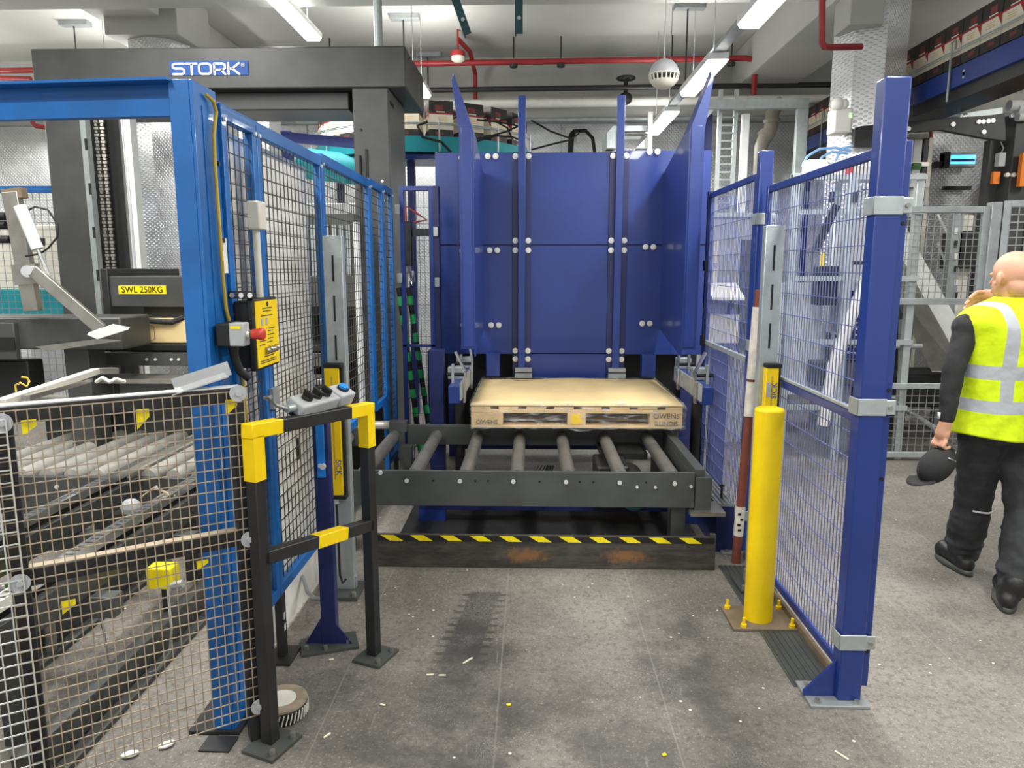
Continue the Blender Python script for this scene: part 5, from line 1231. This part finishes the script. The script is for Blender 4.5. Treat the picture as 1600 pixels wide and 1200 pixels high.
# machinery seen through the dark blue fence
gp = thing('grey_partition', 'ribbed blue-grey partition behind the far dark blue panel', 'partition', (1.85, 6.6, 0))
pb = MB().box(1.50, 2.05, 6.62, 6.66, 0, 2.05)
for k in range(16): pb.box(1.51 + k * .034, 1.522 + k * .034, 6.61, 6.62, .02, 2.03)
pb.build('ribbed_sheet', 'grey_plastic', gp); MB().box(1.48, 2.07, 6.6, 6.68, 2.05, 2.09).build('top_channel', 'galv', gp)
MB().box(1.86, 2.05, 6.55, 6.60, .9, 1.85).build('dark_screen', 'grey_frame', gp)
wd = thing('wall_desk', 'small white wall desk with papers seen behind the far dark blue panel', 'desk', (1.7, 6.4, 1.3))
MB().prism([(1.55, 6.3, 1.33), (1.83, 6.3, 1.33), (1.83, 6.58, 1.45), (1.55, 6.58, 1.45)], (0, 0, .025)).build('sloped_top', 'white', wd)
MB().box(1.56, 1.82, 6.4, 6.6, .95, 1.2).build('drawer_box', 'cream', wd)
MB().tube([(1.75, 6.4, 1.34), (1.73, 6.45, 1.2), (1.70, 6.5, 1.0), (1.70, 6.55, 0)], .02, 8).build('bracket', 'black_soft', wd)
for z in (1.75, 1.5): MB().box(1.62, 1.66, 6.605, 6.62, z - .1, z + .1).build('paper_strip', 'cream', wd)
fr = thing('filler_frame', 'pale aluminium machine frame with crossbars behind the wide dark blue panel', 'machine', (2.6, 6.3, 0))
for x, y in ((2.10, 6.0), (2.55, 6.0), (3.1, 6.05), (2.15, 6.7), (2.72, 6.7)): MB().box(x - .03, x + .03, y - .03, y + .03, 0, 2.35).build('upright', 'galv', fr, bevel=.003)
for z in (.45, 1.0, 1.52, 2.05, 2.32): MB().box(2.07, 3.13, 5.99, 6.04, z - .02, z + .02).build('crossbar', 'galv', fr)
MB().box(2.13, 2.52, 6.35, 6.4, .5, 1.48).build('pale_panel', 'white_metal', fr); MB().box(2.58, 3.05, 6.35, 6.4, 1.05, 2.0).build('pale_panel', 'white_metal', fr)
pfb = MB().box(2.60, 2.95, 6.06, 6.09, .86, 1.42); pfb.mat(1)
for i in range(6):
    for k in range(10): pfb.box(2.63 + i * .055, 2.642 + i * .055, 6.055, 6.06, .90 + k * .05, .912 + k * .05)
pfb.build('perforated_plate', ['navy_dark', 'white_metal'], fr)
MB().box(2.35, 2.52, 6.05, 6.2, 1.30, 1.62).build('valve_block', 'black_soft', fr, bevel=.01); MB().box(2.4, 2.75, 6.1, 6.3, .62, .82).build('gear_case', 'grey_frame', fr, bevel=.01)
MB().box(2.6, 2.9, 5.98, 6.02, 1.63, 1.66).box(2.88, 2.91, 5.98, 6.02, 1.2, 1.66).build('black_bracket', 'black_soft', fr)
MB().tube([(2.9, 6.0, 1.95), (2.75, 5.98, 1.6), (2.6, 5.98, 1.2), (2.5, 6.0, .8), (2.45, 6.0, .3)], .05, 10).build('white_duct', 'white', fr)
MB().bar((2.42, 5.97, 2.1), (2.28, 5.97, 1.75), .06, .03, (0, 1, 0)).build('black_link', 'rubber', fr)
for k in range(4): MB().cyl((2.18 + k * .19, 5.95, 2.12), (2.18 + k * .19, 5.95, 2.2), .022, 8).build('fitting', 'black_soft', fr)
MB().box(2.78, 2.86, 5.95, 6.0, 2.22, 2.27).build('green_coupling', 'green_tape', fr); MB().box(2.33, 2.36, 5.97, 5.99, 1.62, 1.72).build('yellow_tag', 'yellow', fr)
MB().box(2.30, 2.46, 6.3, 6.45, 2.34, 2.50).build('top_box', 'white_metal', fr, bevel=.01); MB().box(2.62, 2.95, 6.4, 6.6, 2.34, 2.46).build('top_box', 'cream', fr, bevel=.01)
MB().box(2.50, 2.54, 6.0, 6.04, 2.34, 2.40).build('red_cap', 'red_btn', fr)
for k, pts in enumerate((((1253, 262), (1262, 244), (1280, 233), (1305, 231), (1330, 236)), ((1277, 260), (1285, 245), (1300, 237), (1325, 240)), ((1306, 250), (1312, 236), (1322, 230), (1332, 228)))):
    tag(MB().tube([P(a, b, Y=6.5) for a, b in pts], .012, 6).build('air_hose', 'pale_blue'), ('pale blue air hose arching highest above the wide dark blue panel', 'pale blue air hose arching in the middle of the three over the panel', 'short pale blue air hose nearest the tread-plate column')[k], 'hose', 'air hoses above the dark blue panel')
fc = thing('floor_cabinet', 'long grey floor cabinet behind the wide dark blue panel', 'cabinet', (2.3, 7.4, 0))
MB().box(1.55, 2.55, 7.1, 7.45, 0, 1.25).build('body', 'grey_plastic', fc, bevel=.01)
for x in (1.6, 2.1): MB().box(x, x + .42, 7.085, 7.1, .1, 1.15).build('door', 'galv_grey', fc, bevel=.004)

# machine, display and steel chute at the right
ma = thing('carton_erector', 'black machine arm with bolted plates and white fittings above the wire cage', 'machine', (4.2, 7.2, 0))
MB().prism([P(a, b, Y=6.86) for a, b in ((1335, 200), (1345, 197), (1490, 183), (1490, 199), (1367, 207), (1367, 230), (1335, 230))], (0, .06, 0)).build('arm_plate', 'black_soft', ma, bevel=.003)
MB().prism([P(a, b, Y=6.80) for a, b in ((1405, 191), (1570, 178), (1572, 220), (1540, 216), (1472, 203), (1410, 208))], (0, .06, 0)).build('gusset_plate', 'black_soft', ma, bevel=.003)
MB().box(P(1571, 250, Y=7.2).x, P(1600, 250, Y=7.2).x, 7.1, 7.4, .05, 3.02).build('mast', 'black', ma, bevel=.006)
MB().box(P(1545, 250, Y=7.3).x, P(1571, 250, Y=7.3).x, 7.3, 7.4, .05, P(1550, 218, Y=7.3).z).build('inner_plate', 'black', ma)
MB().box(P(1600, 250, Y=7.5).x, P(1640, 250, Y=7.5).x, 7.4, 7.9, 0, 2.6).build('rear_casing', 'black_soft', ma)
MB().bar(P(1505, 183, Y=7.05), P(1562, 174, Y=7.05), .10, .06).build('linear_unit', 'galv', ma, bevel=.004); MB().cyl(P(1503, 183, Y=7.0), P(1510, 182, Y=7.0), .03, 10).build('end_fitting', 'chrome', ma)
for px, py in ((1420, 201), (1490, 194), (1530, 190), (1537, 190), (1545, 189), (1552, 188), (1538, 206), (1575, 273), (1585, 273), (1583, 180), (1592, 180)):
    c = P(px, py, Y=6.785 if px < 1560 else 7.07); MB().cyl(c, c + Vector((0, .03, 0)), .020, 10).build('bolt', 'white_bolt', ma)
for px, py, r in ((1585, 165, .07), (1597, 170, .08), (1598, 182, .06)): c = P(px, py, Y=7.05); MB().cyl(c - Vector((.05, 0, 0)), c + Vector((.06, 0, 0)), r * .7, 12).build('white_fitting', 'white_metal', ma)
q = P(1563, 248, Y=7.05); MB().box(q.x - .03, q.x + .03, 7.02, 7.08, q.z - .07, q.z + .05).build('sensor', 'grey_plastic', ma); MB().tube([q + Vector((0, 0, .05)), P(1568, 232, Y=7.05), P(1562, 218, Y=7.05)], .006, 6).build('sensor_cable', 'galv_grey', ma)
q = P(1563, 247, Y=7.2); MB().box(q.x + .06, q.x + .14, 7.14, 7.18, q.z - .03, q.z + .02).build('yellow_marker', 'yellow', ma); q = P(1551, 278, Y=7.2); MB().box(q.x - .03, q.x + .03, 7.14, 7.18, q.z - .06, q.z + .05).build('orange_plug', 'orange', ma)
q = P(1596, 265, Y=7.0); MB().box(q.x, q.x + .1, 7.0, 7.05, q.z - .15, q.z + .15).build('orange_bracket', 'orange', ma)
ds = thing('plate_cabinet', 'tread-plate clad cabinet standing behind the wire cage, with the lit display on it', 'cabinet', (4.5, 8.2, 0))
MB().box(P(1452, 250, Y=8.1).x, P(1548, 250, Y=8.1).x, 8.1, 8.5, 0, 3.02).build('clad_body', 'plate', ds)
MB().box(P(1449, 250, Y=8.08).x, P(1453, 250, Y=8.08).x, 8.06, 8.1, 0, 3.04).box(P(1545, 250, Y=8.08).x, P(1549, 250, Y=8.08).x, 8.06, 8.1, 0, 2.9).build('edge_trim', 'red', ds)
MB().box(P(1500, 0, Y=8.0).x, P(1545, 0, Y=8.0).x, 7.98, 8.02, P(1500, 297, Y=8).z, P(1500, 291, Y=8).z).build('hand_rail', 'black_soft', ds)
dp = thing('lit_display', 'small screen with a bright cyan display on a black arm', 'display', P(1503, 250, Y=7.9))
q0_, q1_ = P(1475, 261, Y=7.9), P(1527, 238, Y=7.9)
MB().box(q0_.x, q1_.x, 7.9, 8.0, q0_.z, q1_.z).build('casing', 'grey_plastic', dp, bevel=.008); MB().box(q0_.x, q0_.x + .05, 7.89, 8.0, q0_.z - .005, q1_.z + .005).build('side_cover', 'rubber', dp)
MB().box(q0_.x + .06, q1_.x - .015, 7.895, 7.9, q0_.z + .03, q1_.z - .025).build('screen', 'screen', dp); MB().box(q0_.x + .06, q1_.x - .02, 7.893, 7.895, (q0_.z + q1_.z) / 2 - .02, (q0_.z + q1_.z) / 2 + .005).build('dark_line', 'sign_blue', dp)
MB().bar(P(1460, 258, Y=7.95), P(1476, 255, Y=7.95), .04, .05).bar(P(1460, 253, Y=7.95), P(1462, 263, Y=7.95), .05, .05).build('mounting_arm', 'rubber', dp)
sf = thing('stacker_frame', 'cream machine frame with slots behind the dark blue end post', 'machine', P(1425, 280, Y=7.6))
for px, m, w in ((1412, 'cream', .10), (1427, 'white_metal', .08), (1440, 'black_soft', .05), (1447, 'cream', .04)): q = P(px, 270, Y=7.7); MB().box(q.x - w / 2, q.x + w / 2, 7.65, 7.75, 0, 2.9).build('upright', m, sf)
for py in (213, 257, 290, 318): q = P(1425, py, Y=7.6); MB().box(q.x - .16, q.x + .16, 7.58, 7.65, q.z - .02, q.z + .02).build('crossbar', 'steel', sf)
q = P(1432, 260, Y=7.55); MB().box(q.x - .04, q.x + .04, 7.53, 7.58, q.z - .03, q.z + .03).build('green_clamp', 'green', sf)
cgp = mesh_fence('wire_cage', 'grey steel cage panel with square mesh in front of the steel chute', 'fence panel', (2.75, 6.0, 0), (3.64, 6.0, 0), 1.31, 2.09, 'galv_grey', 'wire_grey', .052, .052, .05, .005, (), .04, 'grey cage panels')
cgl = mesh_fence('wire_cage', 'low grey mesh panel standing on the floor beside the person and the cap', 'fence panel', (2.75, 6.0, 0), (3.70, 6.0, 0), .03, .66, 'galv', 'wire_grey', .06, .06, .045, .005, (), .04, 'grey cage panels')
cps = tag(MB().box(3.64, 3.72, 5.96, 6.04, 0, 2.12).build('cage_post', 'galv_grey', bevel=.004), 'grey steel cage post where the square mesh turns towards the person', 'post')
mesh_fence('wire_cage', 'grey cage panel with wavy mesh at the right edge above the bald head', 'fence panel', (3.74, 5.98, 0), (4.4, 5.6, 0), .9, 2.13, 'galv_grey', 'wire_grey', .055, .06, .05, .009, (), .04, 'grey cage panels')
sc_ = thing('steel_chute', 'sloping steel chute with a bright side flange behind the cage', 'chute', P(1440, 470, Y=6.6))
MB().prism([P(1388, 360, Y=6.75), P(1400, 387, Y=6.75), P(1500, 566, Y=6.75), P(1500, 581, Y=6.4), P(1456, 581, Y=6.4), P(1385, 440, Y=6.4)], (0, .01, .012)).build('slide_sheet', 'roller_dark', sc_)
MB().prism([P(1388, 365, Y=6.75), P(1388, 312, Y=6.82), P(1410, 345, Y=6.82), P(1540, 580, Y=6.82), P(1510, 582, Y=6.75)], (.0, .012, 0)).build('side_flange', 'white_metal', sc_)
MB().cyl(P(1410, 500, Y=6.3), P(1408, 612, Y=6.3), .03, 12).cyl(P(1380, 541, Y=6.3), P(1440, 541, Y=6.3), .022, 10).build('support_tube', 'galv', sc_)
MB().cyl(P(1410, 612, Y=6.3), (P(1410, 612, Y=6.3).x, 6.3, 0), .03, 12).build('support_tube', 'galv', sc_)
for px, y, m in ((1492, 7.0, 'galv_grey'), (1507, 7.1, 'cream'), (1425, 7.3, 'grey_frame')):
    q = P(px, 400, Y=y); MB().box(q.x - .05, q.x + .05, y, y + .08, 0, 2.1).build('slotted_upright', m, sc_)
for k in range(7): q = P(1495, 360 + 20 * k, Y=6.98); MB().box(q.x - .012, q.x + .012, 6.985, 7.0, q.z - .035, q.z + .025).build('slot', 'rubber' if k % 2 else 'white', sc_)
MB().cyl(P(1465, 335, Y=7.2), P(1490, 385, Y=7.2), .012, 8).cyl(P(1465, 380, Y=7.2), P(1485, 428, Y=7.2), .012, 8).build('thin_rail', 'white_metal', sc_)
MB().box(4.0, 4.35, 7.0, 7.3, 1.6, 1.95).build('motor_housing', 'black_soft', sc_, bevel=.01); MB().box(3.3, 3.7, 7.2, 7.6, .3, 1.5).build('rear_machine', 'grey_frame', sc_, bevel=.01)
tstack = None
for k in range(15):
    z = .66 + k * .048
    if tstack is None:
        tstack = thing('tray', 'dark stacking tray with a bright rim in the tall stack behind the end post', 'tray', (2.86, 6.35, z), 'stack of trays behind the end post')
        MB().box(2.70, 2.97, 6.22, 6.5, z, z + .022).build('tray_body', 'black_soft', tstack); MB().box(2.69, 2.98, 6.21, 6.51, z + .024, z + .036).build('bright_rim', 'galv', tstack, bevel=.004)
    else: dup(tstack, (2.86, 6.35, z))
tag(MB().box(2.66, 3.02, 6.2, 6.52, .60, .66).box(2.7, 2.76, 6.25, 6.31, 0, .6).box(2.92, 2.98, 6.25, 6.31, 0, .6).box(2.7, 2.76, 6.43, 6.49, 0, .6).box(2.92, 2.98, 6.43, 6.49, 0, .6).build('tray_stand', 'galv_grey'), 'grey stand under the tall stack of dark trays', 'stand')
lo_ = thing('low_carriage', 'dark low carriage with a pale tube rail on the floor behind the low mesh panel', 'trolley', (3.3, 6.6, 0))
MB().box(3.05, 4.1, 6.5, 7.0, .36, .66).build('dark_body', 'rubber', lo_, bevel=.02); MB().cyl(P(1402, 632, Y=6.5), P(1462, 670, Y=6.1), .022, 10).build('tube_rail', 'galv', lo_); MB().cyl(P(1376, 622, Y=6.5), P(1408, 622, Y=6.5), .02, 10).build('tube_rail', 'galv', lo_)
for x in (3.15, 3.95): MB().cyl((x, 6.6, 0), (x, 6.6, .36), .025, 10).lathe([(.05, 0), (.05, .012), (0, .012)], (x, 6.6, 0), 14).build('foot', 'galv_grey', lo_)

# ------------------------------------------------------------------ person walking away at the right edge
TH = math.radians(14)
root = thing('person', 'bald person in a yellow hi-vis vest and dark work clothes walking away, one hand raised', 'person', (2.315, 3.55, 0))
root.rotation_euler = (0, 0, TH)
Rp = Matrix.Rotation(TH, 3, 'Z'); Ri = Rp.inverted()
def L(w): return Ri @ (Vector(w) - Vector((2.315, 3.55, 0)))
def pbuild(mb, name, m, voxel=None, smooth=6, disp=0, sub=0, solid=0, parent=None):
    me = bpy.data.meshes.new(name); me.from_pydata([tuple(v) for v in mb.v], [], mb.f); me.materials.append(MT[m])
    me.polygons.foreach_set('use_smooth', [True] * len(me.polygons)); me.update()
    o = bpy.data.objects.new(name, me); C.objects.link(o); o.parent = parent or root
    if voxel:
        r = o.modifiers.new('join', 'REMESH'); r.mode = 'VOXEL'; r.voxel_size = voxel; r.use_smooth_shade = True
        s = o.modifiers.new('soft', 'SMOOTH'); s.factor = .5; s.iterations = smooth
    if sub: s = o.modifiers.new('sub', 'SUBSURF'); s.levels = sub; s.render_levels = sub
    if solid: s = o.modifiers.new('thick', 'SOLIDIFY'); s.thickness = solid; s.offset = 1
    if disp:
        tx_ = bpy.data.textures.get('folds') or bpy.data.textures.new('folds', 'CLOUDS'); tx_.noise_scale = .085; tx_.noise_depth = 2
        d = o.modifiers.new('folds', 'DISPLACE'); d.texture = tx_; d.strength = disp; d.mid_level = .5
    return o
def cap(mb, a, b, ra, rb):
    a, b = Vector(a), Vector(b); mb.cyl(a, b, ra, 14, rb); mb.ball(a, ra, 14, 10); mb.ball(b, rb, 14, 10); return mb
neck = L(P(1592, 480, Y=3.56)); headc = L(P(1583, 433, Y=3.56))
shl, shr = Vector((-.232, .02, 1.322)), Vector((.232, -.01, 1.322))
ell, wrl = L(P(1490, 578, Y=3.47)), L(P(1478, 660, Y=3.46))
elr, wrr = Vector((.26, .34, 1.22)), L(P(1554, 460, Y=3.84))
hpl, hpr = Vector((-.095, 0, .90)), Vector((.095, 0, .90))
knl, anl = L(P(1520, 783, Y=3.70)), L(P(1504, 868, Y=3.76))
knr, anr = L(P(1603, 800, Y=3.46)), L(P(1586, 922, Z=.10))
hell, toel = L(P(1509, 888, Z=.03)), L(P(1471, 860, Z=.035))
helr = L(P(1574, 946, Z=.03)); toer = helr + Ri @ Vector((.13, .23, .0))
b_ = MB()
cap(b_, (0, 0, .92), (0, -.0, 1.12), .115, .105); cap(b_, (0, 0, 1.12), (0, 0, 1.33), .105, .115); cap(b_, shl, shr, .06, .06)
cap(b_, (neck.x, neck.y, 1.36), headc + Vector((0, -.01, -.06)), .062, .060)
# head: cranium, jaw, nose, ears (facing +y)
b_.ball(headc + Vector((0, -.006, .03)), (.079, .099, .093), 24, 16); b_.ball(headc + Vector((0, .028, -.045)), (.060, .068, .075), 20, 14)
b_.ball(headc + Vector((0, -.045, -.045)), (.064, .05, .06), 18, 12); b_.ball(headc + Vector((0, .05, -.095)), (.03, .035, .025), 14, 10)
cap(b_, headc + Vector((0, .094, .01)), headc + Vector((0, .112, -.03)), .010, .014); cap(b_, headc + Vector((-.02, .09, -.07)), headc + Vector((.02, .09, -.07)), .009, .009)
for s in (-1, 1):
    b_.ball(headc + Vector((s * .031, .090, .012)), (.014, .010, .009), 12, 8)
    b_.ball(headc + Vector((s * .083, -.002, -.012)), (.012, .022, .034), 14, 10, Euler((.15, 0, s * .45)).to_matrix())
    b_.ball(headc + Vector((s * .088, .006, -.032)), (.009, .012, .012), 10, 8)
for a, e, w in ((shl, ell, wrl), (shr, elr, wrr)): cap(b_, a, e, .046, .040); cap(b_, e, w, .040, .028)
for h, k, a in ((hpl, knl, anl), (hpr, knr, anr)): cap(b_, h, k, .078, .055); cap(b_, k, a, .054, .038)
for he, to in ((hell, toel), (helr, toer)): cap(b_, he + Vector((0, 0, .03)), to + Vector((0, 0, .02)), .035, .03)
# lowered hand gripping the cap: palm, four curled fingers, thumb
pl_ = wrl + Vector((.0, .015, -.055)); cap(b_, wrl, pl_, .029, .034); b_.ball(pl_, (.022, .042, .045), 14, 10)
for k in range(4):
    y = -.032 + .022 * k; ln = (.020, .026, .028, .024)[k]
    r0 = pl_ + Vector((-.006, y, -.036)); r1 = r0 + Vector((-.012, .002, -.022)); r2 = r1 + Vector((.016, 0, -ln * .7)); r3 = r2 + Vector((.022, 0, .006))
    cap(b_, r0, r1, .0105, .0105); cap(b_, r1, r2, .0105, .0095); cap(b_, r2, r3, .0095, .0085)
t0 = pl_ + Vector((.012, .036, .0)); t1 = t0 + Vector((.012, .022, -.03)); t2 = t1 + Vector((.006, .0, -.028)); cap(b_, t0, t1, .014, .012); cap(b_, t1, t2, .012, .010)
# raised hand beside the face, fingers pointing across to the left
tip = L(P(1504, 467, Y=3.78)); dh = (tip - wrr).normalized(); ln_ = (tip - wrr).length; upv = Vector((0, 0, 1)); sdv = (dh.cross(upv).normalized() * .55 - upv * .83); sdv = (sdv - dh * sdv.dot(dh)).normalized()
pm = wrr + dh * .055; cap(b_, wrr, pm, .027, .032); b_.ball(pm + dh * .01, (.046, .036, .024), 14, 10, basis_m := Matrix((dh, sdv, dh.cross(sdv) * -1)).transposed())
for k, (o_, ln) in enumerate(((-.03, .085), (-.01, .10), (.011, .098), (.031, .078))):
    r0 = pm + dh * .035 + sdv * o_ * .9 + upv * (-.004 * k); r1 = r0 + dh * ln * .45 + upv * (.004 - .012 * k * .4); r2 = r1 + dh * ln * .30 + upv * (-.010 - .004 * k); r3 = r2 + dh * ln * .22 + upv * (-.014)
    cap(b_, r0, r1, .0112, .0106); cap(b_, r1, r2, .0106, .0098); cap(b_, r2, r3, .0098, .0085)
t0 = pm + sdv * .03 + upv * -.01; t1 = t0 + dh * .035 + upv * -.02 - sdv.cross(dh) * .02; t2 = t1 + dh * .03 + upv * -.004; cap(b_, t0, t1, .013, .011); cap(b_, t1, t2, .011, .009)
pbuild(b_, 'body', 'skin', .0055, 4)
j = MB()
cap(j, (0, 0, .90), (0, 0, 1.15), .12, .11); cap(j, (0, 0, 1.15), (0, 0, 1.30), .11, .11)
for s in (-1, 1): cap(j, (s * .085, 0, .92), (s * .10, 0, 1.28), .105, .10)
cap(j, shl, shr, .07, .07)
for a, e, w in ((shl, ell, wrl), (shr, elr, wrr)): cap(j, a, e, .058, .050); cap(j, e, w.lerp(e, .10), .050, .038)
pbuild(j, 'jacket', 'cloth_black', .010, 5, .014)
co_ = MB(); co_.lathe([(.072, -.02), (.070, .025), (.066, .045), (.060, .045), (.062, 0), (.064, -.02)], (neck.x, neck.y - .005, 1.435), 24); pbuild(co_, 'collar', 'collar')
tr2 = MB(); cap(tr2, (-.06, 0, .93), (.06, 0, .93), .125, .125); cap(tr2, (-.06, -.03, .86), (.06, -.03, .86), .12, .12)
for h, k, a in ((hpl, knl, anl), (hpr, knr, anr)):
    cap(tr2, h, k, .115, .085); cap(tr2, k, k.lerp(a, .5), .085, .090); cap(tr2, k.lerp(a, .5), k.lerp(a, .92), .092, .072)
    for q_ in (.25, .5, .75): tr2.ball(k.lerp(a, q_), (.095, .095, .03), 14, 8)
pbuild(tr2, 'trousers', 'cloth_grey', .010, 4, .03)
for k, a in ((knl, anl), (knr, anr)):
    c = k.lerp(a, .06); pp_ = MB()
    pp_.tube([c + Vector((.102 * math.sin(t_), -.102 * math.cos(t_), -.014 + .012 * abs(t_))) for t_ in [x * .15 - .75 for x in range(11)]], .005, 6); pbuild(pp_, 'reflective_piping', 'silver_tape')
for he, to, an in ((hell, toel, anl), (helr, toer, anr)):
    d = (to - he); d.z = 0; d.normalize(); bt = MB()
    he = Vector((he.x, he.y, 0)); to = Vector((to.x, to.y, 0))
    cap(bt, he + Vector((0, 0, .055)), to - d * .03 + Vector((0, 0, .052)), .042, .046); bt.ball(to - d * .035 + Vector((0, 0, .055)), .055, 14, 10)
    cap(bt, he + d * .03 + Vector((0, 0, .06)), an + Vector((0, 0, .03)), .048, .056); bo_ = pbuild(bt, 'boot', 'leather', .008, 4)
    so = MB(); sd = Vector((-d.y, d.x, 0)); out = []
    for i in range(20):
        a_ = 2 * PI * i / 20; out.append(he.lerp(to, .47) + d * (.16 * math.cos(a_)) + sd * (.052 * math.sin(a_) * (1.1 if math.cos(a_) > 0 else .95)))
    so.prism(out, (0, 0, .028)); pbuild(so, 'sole', 'grey_frame', parent=bo_)
v = MB(); rings = ((.80, .245, .182, 0), (.815, .243, .181, 0), (.90, .232, .172, 0), (1.0, .226, .167, 0), (1.12, .226, .169, 0), (1.22, .226, .172, 0), (1.30, .240, .168, 0), (1.345, .278, .152, 0), (1.385, .274, .128, 0), (1.418, .208, .108, .0), (1.445, .115, .092, .01), (1.462, .082, .080, .012)); n = 40; vs = []; fs = []
n = 40; vs = []; fs = []
for z, a, b, oy in rings:
    for i in range(n):
        t_ = 2 * PI * i / n; c_, s_ = math.cos(t_), math.sin(t_); e_ = .78
        x_ = a * math.copysign(abs(c_) ** e_, c_); y_ = b * math.copysign(abs(s_) ** e_, s_)
        w_ = .008 * math.sin(5 * t_ + z * 14) + .006 * math.sin(9 * t_ - z * 23)
        vs.append((x_ * (1 + w_ * 2) + neck.x * max(0, (z - 1.3) / .16), y_ * (1 + w_ * 3) + oy + neck.y * max(0, (z - 1.3) / .16), z + (.012 * math.sin(2 * t_ + 1) if z < .85 else 0)))
for r_ in range(len(rings) - 1):
    for i in range(n): fs.append((r_ * n + i, r_ * n + (i + 1) % n, (r_ + 1) * n + (i + 1) % n, (r_ + 1) * n + i))
v.add(vs, fs); pbuild(v, 'hi_vis_vest', 'vest', sub=1, solid=.008)
cuf = MB(); cuf.obox(wrl.lerp(ell, .14) + Vector((-.046, 0, 0)), (.006, .012, .03)); pbuild(cuf, 'cuff_tab', 'silver_tape')
# cap held in the lowered hand
bcap = thing('baseball_cap', 'black peaked cap hanging from the lowered hand of the person', 'cap', P(1460, 740, Y=3.46))
cc = P(1463, 727, Y=3.47)
ax = (P(1478, 752, Y=3.47) - P(1462, 715, Y=3.47)).normalized()
mbc = MB()
Rc = Matrix((Vector((1, 0, 0)), Vector((0, 1, 0)), Vector((0, 0, 1)))).transposed()
mbc.ball(cc, (.070, .080, .102), 24, 16, Euler((0, math.radians(38), 0)).to_matrix())
crown = mbc.build('crown', 'cloth_black', bcap)
pk = MB(); vs = []; fs = []
tipp, rt0 = P(1419, 757, Y=3.47), P(1447, 744, Y=3.47)
for i in range(9):
    u = i / 8 * 2 - 1
    for jx in range(5):
        w = jx / 4; p_ = rt0.lerp(tipp, w * math.sqrt(max(0, 1 - .75 * u * u))); vs.append(p_ + Vector((.01 * (1 - w), u * .075, -.012 * u * u * (1 - w) - .006 * math.sin(w * PI))))
for i in range(8):
    for jx in range(4): fs.append((i * 5 + jx, i * 5 + jx + 1, (i + 1) * 5 + jx + 1, (i + 1) * 5 + jx))
pk.add(vs, fs); pko = pk.build('peak', 'cloth_black', bcap); s = pko.modifiers.new('t', 'SOLIDIFY'); s.thickness = .005
MB().tube([P(1466, 700, Y=3.46), P(1478, 697, Y=3.46), P(1488, 703, Y=3.46), P(1491, 716, Y=3.46)], .010, 8).build('strap', 'cloth_black', bcap); MB().bar(P(1483, 716, Y=3.40), P(1492, 721, Y=3.42), .012, .006).build('buckle', 'chrome', bcap)

# ------------------------------------------------------------------ splinters and scraps on the floor
for (px, py, ln, ang, m, lab) in ((731, 1032, .055, .9, 'box_white', 'pale wood splinter on the tyre-marked floor, between the barrier and the bollard'), (672, 1054, .028, .1, 'box_white', 'small pale splinter pair on the floor, the one nearer the barrier'), (691, 1055, .028, .05, 'box_white', 'small pale splinter pair on the floor, the one nearer the tyre mark'), (511, 1149, .03, 1.0, 'box_white', 'pale splinter on the floor below the beige-topped roll'), (598, 1101, .02, -.3, 'box_white', 'tiny pale chip on the floor in front of the barrier foot'), (518, 1030, .02, .4, 'box_white', 'white chip on the floor beside the short post base'), (795, 1101, .016, .2, 'yellow_tape', 'yellow scrap on the floor in the middle of the bay'), (1038, 1179, .014, .5, 'yellow_tape', 'yellow scrap on the floor at the bottom edge of the picture'), (1315, 1180, .05, -1.0, 'box_white', 'thin pale splinter on the floor below the end post base')):
    q = P(px, py, Z=.004); R = Euler((0, 0, ang)).to_matrix()
    tag(MB().obox(q, (ln, .006 if m == 'box_white' else .01, .004), R).build('splinter' if m == 'box_white' else 'scrap', m), lab, 'litter', 'scraps on the floor')
for (px, py, lab) in ((203, 1178, 'crumpled white paper scrap on the floor inside the mesh guard'), (260, 1163, 'taller white paper scrap on the floor behind the mesh guard')):
    q = P(px, py, Z=.008); tag(MB().ball(q, (.022, .03, .008), 7, 5, Euler((0, .1, px)).to_matrix()).build('paper_scrap', 'white', smooth=False), lab, 'litter', 'scraps on the floor')
